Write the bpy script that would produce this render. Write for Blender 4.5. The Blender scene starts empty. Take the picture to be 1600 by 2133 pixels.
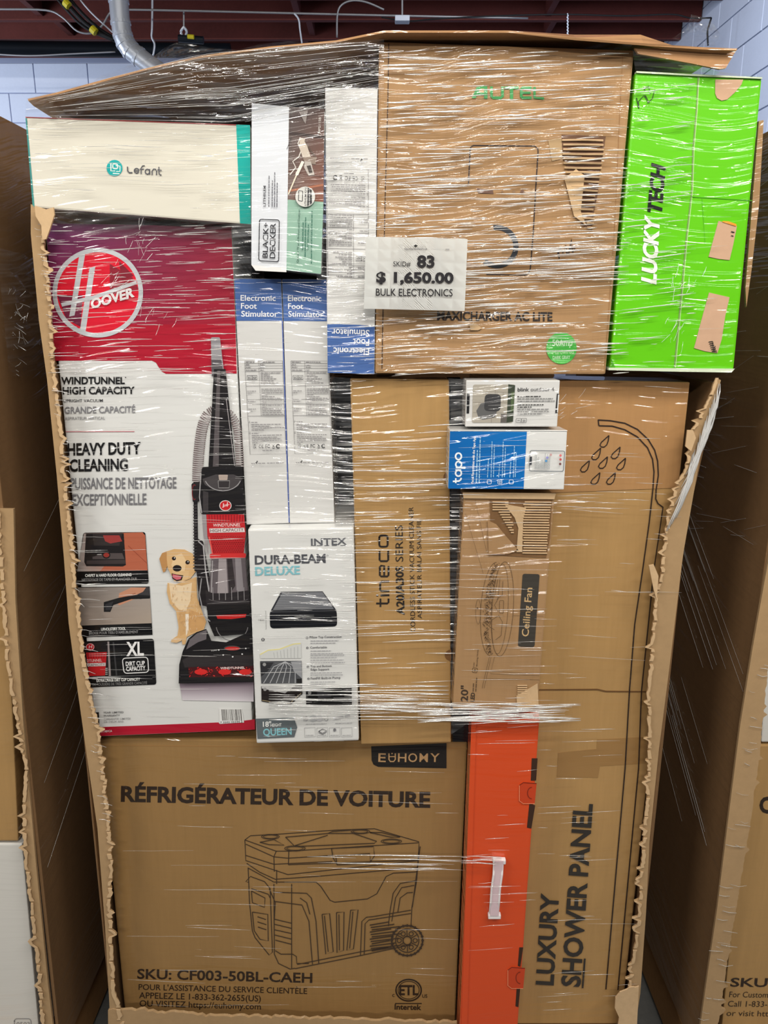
import bpy, bmesh, math, random
from mathutils import Vector, Matrix
from mathutils.geometry import tessellate_polygon

random.seed(7)
SC = bpy.context.scene
COL = SC.collection

# ---------------------------------------------------------------- camera
F, CX, CY = 1600.0, 800.0, 1066.5          # focal length and principal point in pixels of 1600x2133
DIST, EYE, PITCH = 1.35, 1.74, math.radians(14.4)
cam_d = bpy.data.cameras.new('camera'); cam_d.sensor_fit = 'HORIZONTAL'
cam_d.sensor_width = 36; cam_d.lens = 36 * F / 1600; cam_d.clip_start = .02
cam = bpy.data.objects.new('camera', cam_d); COL.objects.link(cam)
cam.location = (0, -DIST, EYE); cam.rotation_euler = (math.pi / 2 - PITCH, 0, 0)
SC.camera = cam

# ---------------------------------------------------------------- world, lamps, exposure
w = bpy.data.worlds.new('world'); SC.world = w; w.use_nodes = True
w.node_tree.nodes['Background'].inputs[0].default_value = (.55, .66, 1, 1)
w.node_tree.nodes['Background'].inputs[1].default_value = .045
SC.view_settings.view_transform = 'Standard'; SC.view_settings.look = 'None'
SC.view_settings.exposure = 0.0; SC.view_settings.gamma = 1; SC.view_settings.use_curve_mapping = False
SC.cycles.transparent_max_bounces = 24; SC.cycles.max_bounces = 6; SC.cycles.sample_clamp_indirect = 4


def area(name, loc, target, sx, sy, power, color):
    l = bpy.data.lights.new(name, 'AREA'); l.shape = 'RECTANGLE'; l.size = sx; l.size_y = sy
    l.energy = power; l.color = color
    o = bpy.data.objects.new(name, l); COL.objects.link(o); o.location = loc
    o.rotation_euler = (Vector(target) - Vector(loc)).to_track_quat('-Z', 'Y').to_euler()
    return o


NEUT = (1, .95, .87); COOL = (.78, .86, 1)
area('strip_lamp', (-1.9, -1.45, 3.45), (-.1, -.3, 1.4), 1.2, .12, 38, NEUT)
area('strip_lamp', (1.95, -1.6, 3.45), (.2, -.3, 1.4), 1.2, .12, 26, NEUT)
area('strip_lamp', (.62, -1.35, 3.45), (.3, -.3, 1.4), 1.5, .05, 30, NEUT)
area('strip_lamp', (.50, -2.3, 3.45), (.3, -.3, 1.4), 1.7, .05, 28, NEUT)
area('strip_lamp', (-.3, -3.9, 3.35), (0, -.3, .9), 1.6, .14, 56, NEUT)
area('left_fill_light', (-3.6, -3.2, 1.7), (0, 0, 1.1), 1.4, 2.2, 18, NEUT)  # added fill for the front faces, no door stands there
area('high_window_daylight', (-4.4, 2.2, 2.3), (-3.5, 5.1, 3.1), 1.6, 1.4, 115, COOL)
area('high_window_daylight', (.9, 2.0, 3.3), (1.9, 4.2, 3.2), .9, .7, 24, COOL)

# ---------------------------------------------------------------- helpers


def ray(px, py):
    u, v = (px - CX) / F, (CY - py) / F
    return Vector((u, math.cos(PITCH) + v * math.sin(PITCH), v * math.cos(PITCH) - math.sin(PITCH)))


def P(px, py, Y=0.0):
    """point on the upright plane y = Y"""
    d = ray(px, py); t = (Y + DIST) / d.y
    return Vector((0, -DIST, EYE)) + d * t


def lin(c):
    return tuple(((x / 255) / 12.92 if x / 255 <= .04045 else ((x / 255 + .055) / 1.055) ** 2.4) for x in c[:3]) + (1,)


# film wrinkles: one shared node group, in world coordinates
def film_group():
    g = bpy.data.node_groups.new('film_wrinkles', 'ShaderNodeTree')
    g.interface.new_socket('Strength', in_out='INPUT', socket_type='NodeSocketFloat')
    g.interface.new_socket('Normal', in_out='OUTPUT', socket_type='NodeSocketVector')
    g.interface.new_socket('Mask', in_out='OUTPUT', socket_type='NodeSocketFloat')
    N, L = g.nodes, g.links
    gi, go = N.new('NodeGroupInput'), N.new('NodeGroupOutput')
    geo = N.new('ShaderNodeNewGeometry'); sep = N.new('ShaderNodeSeparateXYZ'); L.new(geo.outputs['Position'], sep.inputs[0])

    def m(op, a, b, c=None):
        n = N.new('ShaderNodeMath'); n.operation = op
        for i, v in enumerate((a, b, c)):
            if v is None: continue
            if hasattr(v, 'links'): L.new(v, n.inputs[i])
            else: n.inputs[i].default_value = v
        return n.outputs[0]
    big = N.new('ShaderNodeTexNoise'); big.inputs['Scale'].default_value = 2.3; big.inputs['Detail'].default_value = 1
    L.new(geo.outputs['Position'], big.inputs['Vector'])
    z1 = m('SUBTRACT', sep.outputs[2], m('MULTIPLY', sep.outputs[0], .035))
    z2 = m('ADD', z1, m('MULTIPLY', m('SUBTRACT', big.outputs['Fac'], .5), .13))
    def layer(fx, fz, det):
        cmb = N.new('ShaderNodeCombineXYZ')
        L.new(m('MULTIPLY', sep.outputs[0], fx), cmb.inputs[0]); L.new(m('MULTIPLY', sep.outputs[1], fx), cmb.inputs[1])
        L.new(m('MULTIPLY', z2, fz), cmb.inputs[2])
        n = N.new('ShaderNodeTexNoise'); n.inputs['Scale'].default_value = 1; n.inputs['Detail'].default_value = det
        L.new(cmb.outputs[0], n.inputs['Vector']); return n.outputs['Fac']
    a = layer(6.5, 120, 1.0); b = layer(3.2, 42, 1.5)
    h = m('ADD', m('MULTIPLY', a, .45), m('MULTIPLY', b, 1.0))
    # patches where the film is gathered more or less
    pn = N.new('ShaderNodeTexNoise'); pn.inputs['Scale'].default_value = 4.2; pn.inputs['Detail'].default_value = 1
    L.new(geo.outputs['Position'], pn.inputs['Vector'])
    mr = N.new('ShaderNodeMapRange'); mr.inputs[1].default_value = .35; mr.inputs[2].default_value = .65
    mr.inputs[3].default_value = .55; mr.inputs[4].default_value = 1.1; L.new(pn.outputs['Fac'], mr.inputs[0])
    # fewer turns of film lower down, more round the shoulders of the load
    mz = N.new('ShaderNodeMapRange'); mz.inputs[1].default_value = .57; mz.inputs[2].default_value = 1.47
    mz.inputs[3].default_value = .45; mz.inputs[4].default_value = 1.0; L.new(sep.outputs[2], mz.inputs[0])
    s = m('MULTIPLY', m('MULTIPLY', mr.outputs[0], mz.outputs[0]), gi.outputs[0])
    bp = N.new('ShaderNodeBump'); bp.inputs['Distance'].default_value = .018
    L.new(s, bp.inputs['Strength']); L.new(h, bp.inputs['Height'])
    L.new(bp.outputs[0], go.inputs[0]); L.new(a, go.inputs[1])
    return g


FILM = film_group()
_mats = {}


def mat(name, color=(200, 200, 200), rough=.6, film=1.0, metal=0, grain=0.0, attr=False, flute=False, coat=None, emit=0):
    if name in _mats: return _mats[name]
    m = bpy.data.materials.new(name); m.use_nodes = True; _mats[name] = m
    N, L = m.node_tree.nodes, m.node_tree.links
    b = N['Principled BSDF']; b.inputs['Roughness'].default_value = rough; b.inputs['Metallic'].default_value = metal
    b.inputs['Specular IOR Level'].default_value = .25
    b.inputs['Base Color'].default_value = lin(color)
    src = None
    if attr:
        at = N.new('ShaderNodeVertexColor'); at.layer_name = 'Col'; src = at.outputs['Color']
    if grain:
        tc = N.new('ShaderNodeNewGeometry')
        mp = N.new('ShaderNodeMapping'); mp.inputs['Scale'].default_value = (60, 60, 60) if not flute else (90, 90, 7)
        L.new(tc.outputs['Position'], mp.inputs[0])
        n1 = N.new('ShaderNodeTexNoise'); n1.inputs['Scale'].default_value = 1; n1.inputs['Detail'].default_value = 6; n1.inputs['Roughness'].default_value = .7
        L.new(mp.outputs[0], n1.inputs['Vector'])
        n2 = N.new('ShaderNodeTexNoise'); n2.inputs['Scale'].default_value = 3.2; n2.inputs['Detail'].default_value = 3
        L.new(tc.outputs['Position'], n2.inputs['Vector'])
        ad = N.new('ShaderNodeMath'); ad.operation = 'ADD'; L.new(n1.outputs['Fac'], ad.inputs[0]); L.new(n2.outputs['Fac'], ad.inputs[1])
        mr = N.new('ShaderNodeMapRange'); mr.inputs[1].default_value = .6; mr.inputs[2].default_value = 1.4
        mr.inputs[3].default_value = 1 - grain; mr.inputs[4].default_value = 1 + grain; L.new(ad.outputs[0], mr.inputs[0])
        mx = N.new('ShaderNodeMix'); mx.data_type = 'RGBA'; mx.blend_type = 'MULTIPLY'; mx.inputs['Factor'].default_value = 1
        if src: L.new(src, mx.inputs['A'])
        else: mx.inputs['A'].default_value = lin(color)
        cc = N.new('ShaderNodeCombineColor')
        for i in range(3): L.new(mr.outputs[0], cc.inputs[i])
        L.new(cc.outputs[0], mx.inputs['B']); src = mx.outputs['Result']
    if src: L.new(src, b.inputs['Base Color'])
    if film:
        g = N.new('ShaderNodeGroup'); g.node_tree = FILM; g.inputs[0].default_value = film
        L.new(g.outputs[0], b.inputs['Coat Normal']); b.inputs['Coat Weight'].default_value = 1 if coat is None else coat
        b.inputs['Coat Roughness'].default_value = .06; b.inputs['Coat IOR'].default_value = 1.5
    if emit:
        b.inputs['Emission Strength'].default_value = emit; b.inputs['Emission Color'].default_value = lin(color)
    return m


def film_mat(name, opac=.25, rough=.12, tint=(225, 228, 232), white=.35, film=1.0):
    """clear stretch film: mostly transparent, a glossy skin, a little milky"""
    m = bpy.data.materials.new(name); m.use_nodes = True
    N, L = m.node_tree.nodes, m.node_tree.links
    b = N['Principled BSDF']; b.inputs['Base Color'].default_value = lin(tint); b.inputs['Roughness'].default_value = rough
    b.inputs['Specular IOR Level'].default_value = .9
    tr = N.new('ShaderNodeBsdfTransparent'); gl = N.new('ShaderNodeBsdfGlossy'); gl.inputs['Roughness'].default_value = rough
    m1 = N.new('ShaderNodeMixShader'); m1.inputs[0].default_value = white
    L.new(gl.outputs[0], m1.inputs[1]); L.new(b.outputs[0], m1.inputs[2])
    m2 = N.new('ShaderNodeMixShader'); m2.inputs[0].default_value = opac
    L.new(tr.outputs[0], m2.inputs[1]); L.new(m1.outputs[0], m2.inputs[2])
    L.new(m2.outputs[0], N['Material Output'].inputs[0])
    if film:
        g = N.new('ShaderNodeGroup'); g.node_tree = FILM; g.inputs[0].default_value = film
        L.new(g.outputs[0], gl.inputs['Normal']); L.new(g.outputs[0], b.inputs['Normal'])
        mr = N.new('ShaderNodeMapRange'); mr.inputs[1].default_value = .42; mr.inputs[2].default_value = .68
        mr.inputs[3].default_value = opac * .45; mr.inputs[4].default_value = min(1, opac * 2.2)
        L.new(g.outputs[1], mr.inputs[0]); L.new(mr.outputs[0], m2.inputs[0])
    return m


KRAFT = (172, 136, 86)
M_KRAFT = mat('kraft_board', KRAFT, .75, .8, grain=.10, flute=True)
M_KRAFT_D = mat('kraft_board_dark', (152, 118, 72), .75, .8, grain=.10, flute=True)
M_KRAFT_L = mat('kraft_board_pale', (164, 129, 90), .75, 1.3, grain=.10, flute=True)
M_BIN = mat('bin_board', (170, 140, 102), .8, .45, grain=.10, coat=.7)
M_BIN_SHADE = mat('bin_board_shade', (122, 92, 61), .8, .6, grain=.14, coat=.6)  # board darkened: shade of the gaps put into the colour
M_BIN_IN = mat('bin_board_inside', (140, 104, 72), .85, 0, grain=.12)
M_TORN = mat('torn_board', (198, 168, 130), .95, 0, grain=.15)
M_PRINT = mat('printed_card', rough=.5, film=1.0, attr=True)
M_PRINT_K = mat('ink_on_kraft', rough=.65, film=.8, attr=True)
M_PAPER = mat('sheet_paper', rough=.6, film=0, attr=True)
M_BLACK = mat('black_card', (14, 15, 19), .5, 1.0)
M_FILM = film_mat('stretch_film', .13, .10, white=.2)
M_FILM_THIN = film_mat('stretch_film_thin', .12)
M_CREASE_GLINT = film_mat('film_crease_glint', .7, .10, (250, 250, 248), .62, 0)  # real folds, with their bright glints put in as white colour


def new_obj(name, bm, m, parent=None, smooth=False):
    me = bpy.data.meshes.new(name)
    if parent is not None: bmesh.ops.translate(bm, verts=bm.verts, vec=-parent.location)
    bm.to_mesh(me); bm.free()
    for x in (m if isinstance(m, (list, tuple)) else [m]): me.materials.append(x)
    if smooth:
        for p in me.polygons: p.use_smooth = True
    o = bpy.data.objects.new(name, me); COL.objects.link(o)
    if parent is not None: o.parent = parent
    return o


def tag(o, label=None, cat=None, group=None, kind=None):
    for k, v in (('label', label), ('category', cat), ('group', group), ('kind', kind)):
        if v: o[k] = v
    return o


def thing(name, loc, label, cat, group=None):
    o = bpy.data.objects.new(name, None); COL.objects.link(o); o.location = loc; o.empty_display_size = .05
    return tag(o, label, cat, group)


def sub(name, bm, m, part, smooth=False):
    """a sub-part: part's own mesh already sits in the thing's space"""
    root = part.parent
    bmesh.ops.translate(bm, verts=bm.verts, vec=-root.location)
    me = bpy.data.meshes.new(name); bm.to_mesh(me); bm.free(); me.materials.append(m)
    o = bpy.data.objects.new(name, me); COL.objects.link(o); o.parent = part
    return o


def hexa(pts8, bevel=.0, bm=None):
    """pts8: front TL,TR,BR,BL then back TL,TR,BR,BL"""
    bm2 = bmesh.new()
    v = [bm2.verts.new(p) for p in pts8]
    for f in ((0, 3, 2, 1), (4, 5, 6, 7), (0, 1, 5, 4), (1, 2, 6, 5), (2, 3, 7, 6), (3, 0, 4, 7)):
        bm2.faces.new([v[i] for i in f])
    if bevel: bmesh.ops.bevel(bm2, geom=list(bm2.edges), offset=bevel, segments=2, affect='EDGES', profile=.6)
    bmesh.ops.recalc_face_normals(bm2, faces=bm2.faces)
    if bm is None: return bm2
    me = bpy.data.meshes.new('tmp'); bm2.to_mesh(me); bm2.free(); bm.from_mesh(me); bpy.data.meshes.remove(me)
    return bm


def cuboid(x0, x1, y0, y1, z0, z1, bevel=0, bm=None):
    return hexa([(x0, y0, z1), (x1, y0, z1), (x1, y0, z0), (x0, y0, z0), (x0, y1, z1), (x1, y1, z1), (x1, y1, z0), (x0, y1, z0)], bevel, bm)


def prism(pts, Y, thick, bm=None):
    """outline of pixels on the plane y=Y, given real thickness backwards"""
    bm = bm or bmesh.new()
    w3 = [P(x, y, Y) for x, y in pts]
    n = len(w3)
    a = [bm.verts.new(p) for p in w3]; b = [bm.verts.new(p + Vector((0, thick, 0))) for p in w3]
    for t in tessellate_polygon([[Vector((p.x, p.z, 0)) for p in w3]]):
        bm.faces.new([a[i] for i in t]); bm.faces.new([b[i] for i in reversed(t)])
    for i in range(n):
        j = (i + 1) % n; bm.faces.new((a[i], b[i], b[j], a[j]))
    bmesh.ops.recalc_face_normals(bm, faces=bm.faces)
    return bm


def tube(pts, r, bm=None, seg=6, radii=None):
    bm = bm or bmesh.new(); rings = []
    n = len(pts); pts = [Vector(p) for p in pts]
    for i, p in enumerate(pts):
        d = (pts[min(i + 1, n - 1)] - pts[max(i - 1, 0)])
        if d.length < 1e-9: d = Vector((1, 0, 0))
        d.normalize(); a = d.cross(Vector((0, .3, 1))).normalized(); b = d.cross(a)
        rr = radii[i] if radii else r
        rings.append([bm.verts.new(p + (a * math.cos(2 * math.pi * k / seg) + b * math.sin(2 * math.pi * k / seg)) * rr) for k in range(seg)])
    for i in range(n - 1):
        for k in range(seg):
            bm.faces.new((rings[i][k], rings[i][(k + 1) % seg], rings[i + 1][(k + 1) % seg], rings[i + 1][k]))
    for r_ in (rings[0], rings[-1]):
        try: bm.faces.new(r_)
        except Exception: pass
    return bm


# ---------------------------------------------------------------- flat print: shapes and lettering laid on a face
_glyph = {}


def text_mesh(s, bold):
    k = (s, bold)
    if k not in _glyph:
        c = bpy.data.curves.new('t', 'FONT'); c.body = s; c.size = 1; c.resolution_u = 3; c.offset = bold
        o = bpy.data.objects.new('t', c); COL.objects.link(o)
        dg = bpy.context.evaluated_depsgraph_get(); ev = o.evaluated_get(dg); me = ev.to_mesh()
        vs = [(v.co.x, v.co.y) for v in me.vertices]; fs = [tuple(p.vertices) for p in me.polygons]
        ev.to_mesh_clear(); bpy.data.objects.remove(o); bpy.data.curves.remove(c)
        _glyph[k] = (vs, fs)
    return _glyph[k]


CAP = None


def cap():
    global CAP
    if CAP is None: CAP = max(y for x, y in text_mesh('H', 0)[0])
    return CAP


class Art:
    """flat print on an upright face at depth Y; shapes are given in pixels of the photograph or of a crop of it"""
    def __init__(s, Y, tr=(0, 0, 1), start=0):
        s.Y, s.tr = Y, tr; s.v, s.f, s.c, s.eps = [], [], [], .0004 + start * .0003

    def m(s, x, y): return (s.tr[0] + x * s.tr[2], s.tr[1] + y * s.tr[2])

    def _add(s, pts, faces, col):
        b = len(s.v); s.eps += .00002
        for (x, y) in pts: s.v.append(P(x, y, s.Y - s.eps))
        multi = isinstance(col, list)
        for f in faces:
            a, bb, c = (s.v[b + f[0]], s.v[b + f[1]], s.v[b + f[2]])
            if ((bb - a).cross(c - a)).y > 0: f = tuple(reversed(f))
            s.f.append(tuple(b + i for i in f)); s.c.append([col[i - b] for i in s.f[-1]] if multi else [col] * len(f))

    def poly(s, pts, col):
        q = [s.m(*p) for p in pts]
        t = tessellate_polygon([[Vector((x, y, 0)) for x, y in q]])
        s._add(q, [tuple(f) for f in t], col); return s

    def grad(s, q, cols):
        """quad with a printed colour at each corner"""
        n = 6; pts, cl, fs = [], [], []
        for j in range(n + 1):
            for i in range(n + 1):
                u, v = i / n, j / n
                mixp = lambda A, B, C, D: tuple((A[k] * (1 - u) + B[k] * u) * (1 - v) + (D[k] * (1 - u) + C[k] * u) * v for k in range(len(A)))
                pts.append(s.m(*mixp(*q))); cl.append(mixp(*[c[:3] for c in cols]))
        for j in range(n):
            for i in range(n):
                a = j * (n + 1) + i; fs.append((a, a + 1, a + n + 2, a + n + 1))
        s._add(pts, fs, cl); return s

    def rect(s, x0, y0, x1, y1, col): return s.poly([(x0, y0), (x1, y0), (x1, y1), (x0, y1)], col)

    def rr(s, q, r, col, line=0):
        """rounded quad (TL,TR,BR,BL); line>0 draws only the outline"""
        pts = []
        for i in range(4):
            p, a, b = q[i], q[i - 1], q[(i + 1) % 4]
            la, lb = math.dist(p, a), math.dist(p, b)
            A = (p[0] + (a[0] - p[0]) * r / la, p[1] + (a[1] - p[1]) * r / la); B = (p[0] + (b[0] - p[0]) * r / lb, p[1] + (b[1] - p[1]) * r / lb)
            for k in range(5):
                t = k / 4; pts.append(((1 - t) ** 2 * A[0] + 2 * t * (1 - t) * p[0] + t * t * B[0], (1 - t) ** 2 * A[1] + 2 * t * (1 - t) * p[1] + t * t * B[1]))
        if line: return s.line(pts + [pts[0], pts[1]], line, col)
        return s.poly(pts, col)

    def ell(s, cx, cy, rx, ry, col, n=32, rot=0):
        c, d = math.cos(rot), math.sin(rot)
        return s.poly([(cx + rx * math.cos(a) * c - ry * math.sin(a) * d, cy + rx * math.cos(a) * d + ry * math.sin(a) * c) for a in [2 * math.pi * k / n for k in range(n)]], col)

    def arc(s, cx, cy, rx, ry, a0, a1, w, col, rot=0, n=28):
        c, d = math.cos(rot), math.sin(rot); pts = []
        for k in range(n + 1):
            a = math.radians(a0 + (a1 - a0) * k / n)
            pts.append((cx + rx * math.cos(a) * c - ry * math.sin(a) * d, cy + rx * math.cos(a) * d + ry * math.sin(a) * c))
        return s.line(pts, w, col)

    def line(s, pts, w, col):
        q = []
        for p in pts:
            if not q or math.dist(p, q[-1]) > 1e-6: q.append(p)
        n = len(q); L, R = [], []
        for i in range(n):
            a, b = q[max(i - 1, 0)], q[min(i + 1, n - 1)]
            dx, dy = b[0] - a[0], b[1] - a[1]; l = math.hypot(dx, dy) or 1
            nx, ny = -dy / l * w / 2, dx / l * w / 2
            L.append(s.m(q[i][0] + nx, q[i][1] + ny)); R.append(s.m(q[i][0] - nx, q[i][1] - ny))
        s._add(L + R, [(i, i + 1, n + i + 1, n + i) for i in range(n - 1)], col); return s

    def text(s, t, a, b, h, col, bold=0.0, shear=0.0):
        """lettering whose baseline runs from a to b, capitals h tall"""
        vs, fs = text_mesh(t, bold)
        if not vs: return s
        x0, x1 = min(v[0] for v in vs), max(v[0] for v in vs)
        d = (b[0] - a[0], b[1] - a[1]); l = math.hypot(*d); up = (d[1] / l, -d[0] / l)
        pts = []
        for x, y in vs:
            u = (x - x0) / (x1 - x0); v = y / cap() * h
            pts.append(s.m(a[0] + d[0] * u + up[0] * v + d[0] / l * v * shear, a[1] + d[1] * u + up[1] * v + d[1] / l * v * shear))
        s._add(pts, fs, col); return s

    def micro(s, a, b, h, col, seed=0, vary=True):
        """print too small to read: word-long dashes along a line"""
        r = random.Random(seed * 77 + int(a[0] * 3 + a[1])); L = math.dist(a, b); t = 0
        ux, uy = (b[0] - a[0]) / L, (b[1] - a[1]) / L
        while t < L:
            wl = min(h * r.uniform(1.5, 5.5), L - t)
            s.line([(a[0] + ux * t, a[1] + uy * t), (a[0] + ux * (t + wl), a[1] + uy * (t + wl))], h, col); t += wl + h * .7
        return s

    def clusters(s):
        """vertex -> group number; marks lying well apart from each other become parts of their own"""
        import numpy as np
        n = len(s.v); par = list(range(n))
        def find(i):
            while par[i] != i: par[i] = par[par[i]]; i = par[i]
            return i
        for f in s.f:
            r = find(f[0])
            for i in f[1:]: par[find(i)] = r
        roots = [find(i) for i in range(n)]; ids = {r: k for k, r in enumerate(sorted(set(roots)))}
        isl = np.array([ids[r] for r in roots]); k = len(ids); pts = np.array([tuple(v) for v in s.v])
        lo = np.full((k, 3), 1e9); hi = np.full((k, 3), -1e9); np.minimum.at(lo, isl, pts); np.maximum.at(hi, isl, pts)
        size = (hi - lo).max(axis=1); lab = np.arange(k)
        gap = np.maximum(0, np.maximum(lo[:, None, :] - hi[None], lo[None] - hi[:, None, :]))
        near = np.sqrt((gap ** 2).sum(axis=2)) <= np.maximum(.019, .48 * np.maximum(size[:, None], size[None]))
        seen = -np.ones(k, int); g = 0
        for i in range(k):
            if seen[i] >= 0: continue
            st = [i]; seen[i] = g
            while st:
                j = st.pop()
                for q in np.nonzero(near[j] & (seen < 0))[0]: seen[q] = g; st.append(int(q))
            g += 1
        return [int(seen[q]) for q in isl], g

    def obj(s, name, parent, m=None, label=None, level2=False):
        off = parent.location if not level2 else parent.parent.location
        cl, g = s.clusters(); first = None
        for k in range(g):
            fs = [i for i, f in enumerate(s.f) if cl[f[0]] == k]
            used = sorted({j for i in fs for j in s.f[i]}); idx = {j: n for n, j in enumerate(used)}
            me = bpy.data.meshes.new(name)
            me.from_pydata([s.v[j] - off for j in used], [], [tuple(idx[j] for j in s.f[i]) for i in fs]); me.materials.append(m or M_PRINT)
            ca = me.color_attributes.new('Col', 'FLOAT_COLOR', 'CORNER'); i_ = 0
            for i in fs:
                for c in s.c[i]: ca.data[i_].color = lin(c); i_ += 1
            o = bpy.data.objects.new(name, me); COL.objects.link(o); o.parent = parent
            if label: o['label'] = label
            first = first or o
        return first


def carton(name, q, Y, depth, m, label, cat='box', bevel=.003, group=None, taper=0.0):
    """a carton whose front face has the corners q (TL,TR,BR,BL) at depth Y and goes straight back"""
    f = [P(x, y, Y) for x, y in q]
    base = (f[2] + f[3]) / 2; base.z = min(f[2].z, f[3].z); base.y += depth / 2
    t = thing(name, base, label, cat, group)
    bk = [p + Vector((0, depth, 0)) for p in f]
    col = bpy.data  # noqa
    o = new_obj('carton_body', hexa(f + bk, bevel), m, t)
    return t, o


def crop(x0, y0, s): return (x0, y0, s)

# ================================================================ THE SETTING
M_CONC = mat('concrete_floor', (92, 92, 90), .7, 0, grain=.25)
M_BLOCK = mat('painted_block', (214, 222, 240), .7, 0, grain=.05)
M_JOINT = mat('block_joint', (150, 158, 182), .9, 0)
M_JOIST = mat('oxblood_timber', (92, 42, 36), .7, 0, grain=.25)
M_DECK = mat('dark_deck', (38, 26, 26), .8, 0)
M_GALV = mat('galvanised_metal', (206, 212, 222), .38, 0, metal=.5)
M_PIPE_B = mat('black_pipe', (22, 28, 36), .45, 0)
M_CONDUIT = mat('grey_conduit', (150, 150, 152), .45, 0, metal=.4)
M_WIRE_W = mat('pale_cable', (200, 205, 215), .5, 0)
M_WIRE_B = mat('dark_cable', (18, 18, 20), .6, 0)
M_YELLOW = mat('yellow_tape', (205, 190, 40), .5, 0)
M_WOOD = mat('pallet_wood', (150, 112, 70), .85, 0, grain=.25)


def structure(name, bm, m):
    return tag(new_obj(name, bm, m), kind='structure')


structure('floor', cuboid(-5, 2.05, -6, 5.2, -.1, 0), M_CONC)
wb = structure('wall_back', cuboid(-5, 2.2, 5.07, 5.25, 0, 3.92), M_JOINT)
wr = structure('wall_right', cuboid(2.06, 2.25, 1.2, 5.2, 0, 3.92), M_JOINT)


def blocks(parent, spots, size):
    me = None
    for p in spots:
        if me is None:
            bm = cuboid(-size[0] / 2, size[0] / 2, -size[1] / 2, size[1] / 2, -size[2] / 2, size[2] / 2, .004)
            me = bpy.data.meshes.new('block'); bm.to_mesh(me); bm.free(); me.materials.append(M_BLOCK)
        o = bpy.data.objects.new('block', me); COL.objects.link(o); o.parent = parent; o.location = p


sp = []
for r in range(9):
    z = 3.57 - .105 - r * .205
    for c in range(7):
        sp.append((-4.05 + c * .405 + (r % 2) * .2, 5.075, z))
blocks(wb, sp, (.399, .03, .198))
sp = []
for r in range(9):
    z = 3.74 - r * .205
    for c in range(9):
        sp.append((2.055, 1.5 + c * .405 + (r % 2) * .2, z))
blocks(wr, sp, (.03, .399, .198))

ceil = structure('ceiling', cuboid(-5, 2.2, 1.9, 5.2, 3.84, 3.92), M_DECK)
bmj = cuboid(-5, 2.035, -.022, .022, 3.57, 3.84, .004); mj = bpy.data.meshes.new('joist'); bmj.to_mesh(mj); bmj.free(); mj.materials.append(M_JOIST)
for k in range(8):
    o = bpy.data.objects.new('joist', mj); COL.objects.link(o); o.parent = ceil; o.location = (0, 2.45 + k * .355, 0)
mb = bpy.data.meshes.new('blocking'); b_ = cuboid(-.02, .02, 0, .31, 3.59, 3.82, .003); b_.to_mesh(mb); b_.free(); mb.materials.append(M_JOIST)
for k in range(2, 7):
    for x in (-2.2, -.55, 1.05):
        o = bpy.data.objects.new('blocking', mb); COL.objects.link(o); o.parent = ceil; o.location = (x + (k % 2) * .06, 2.47 + k * .355, 0)


def run(pts, Y):
    return [P(x, y, Y) for x, y in pts]


def smooth_path(pts, n=6):
    out = []
    for i in range(len(pts) - 1):
        p0, p1, p2, p3 = pts[max(i - 1, 0)], pts[i], pts[i + 1], pts[min(i + 2, len(pts) - 1)]
        for k in range(n):
            t = k / n
            out.append(.5 * ((2 * p1) + (p2 - p0) * t + (2 * p0 - 5 * p1 + 4 * p2 - p3) * t * t + (3 * p1 - p0 - 3 * p2 + p3) * t ** 3))
    out.append(pts[-1]); return out


# flue duct with ribs and seams
dp = smooth_path(run([(243, -60), (247, 0), (251, 45), (257, 78), (268, 100), (286, 116), (318, 140), (345, 158)], 3.0), 8)
t = thing('flue_duct', P(247, -60, 3.0), 'bent galvanised metal duct coming down from the ceiling joists', 'duct')
new_obj('duct_pipe', tube(dp, .047, seg=20), M_GALV, t, True)
for k in (8, 16, 22, 27, 33, 40):
    new_obj('duct_collar', tube([dp[k], dp[k] + (dp[k + 1] - dp[k]).normalized() * .014], .0505, seg=20), M_GALV, t)
tag(new_obj('drain_pipe', tube(run([(-120, 99), (480, 106)], 4.55), .047, seg=14), M_PIPE_B, None, True), 'thick black pipe running under the joists at the left', 'pipe')
tag(new_obj('conduit', tube(smooth_path(run([(-60, 18), (0, 19), (95, 21), (130, 36), (160, 64), (190, 69), (212, 54), (232, 24), (260, 20), (420, 23), (800, 32), (1100, 38)], 3.55), 5), .0055), M_CONDUIT, None, True), 'grey metal conduit with a dip running across the joists', 'conduit')
tag(new_obj('long_cable', tube(smooth_path(run([(795, 36), (850, 44), (900, 40), (1040, 33), (1180, 30), (1300, 33), (1400, 30), (1440, 38), (1482, 37)], 3.5), 5), .004), M_WIRE_B, None, True), 'dark cable strung below the joists toward the right wall', 'cable')
tag(new_obj('looped_cable', tube(smooth_path(run([(702, 78), (703, 30), (712, 10), (735, 1), (765, 5), (800, 20)], 3.5), 6), .005), M_CONDUIT, None, True), 'grey looped cable rising beside the joists', 'cable')
tag(new_obj('hanging_cable', tube(smooth_path(run([(612, 27), (622, 40), (625, 62), (629, 90)], 3.55), 6), .005), M_WIRE_W, None, True), 'short white cable hanging from the conduit', 'cable')
tag(new_obj('drooping_cable', tube(smooth_path(run([(-20, 112), (60, 116), (150, 112), (240, 108)], 4.3), 6), .005), M_CONDUIT, None, True), 'thin grey cable drooping along the thick black pipe', 'cable')
tag(new_obj('wall_cable', tube(smooth_path(run([(1482, 37), (1478, 50), (1474, 66), (1475, 95)], 3.6), 6), .005), M_WIRE_B, None, True), 'black cable hanging down beside the white right wall', 'cable')
t = thing('cable_bundle', P(180, 40, 3.3), 'dark slanting cable bundle with yellow tape bands', 'cables')
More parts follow.
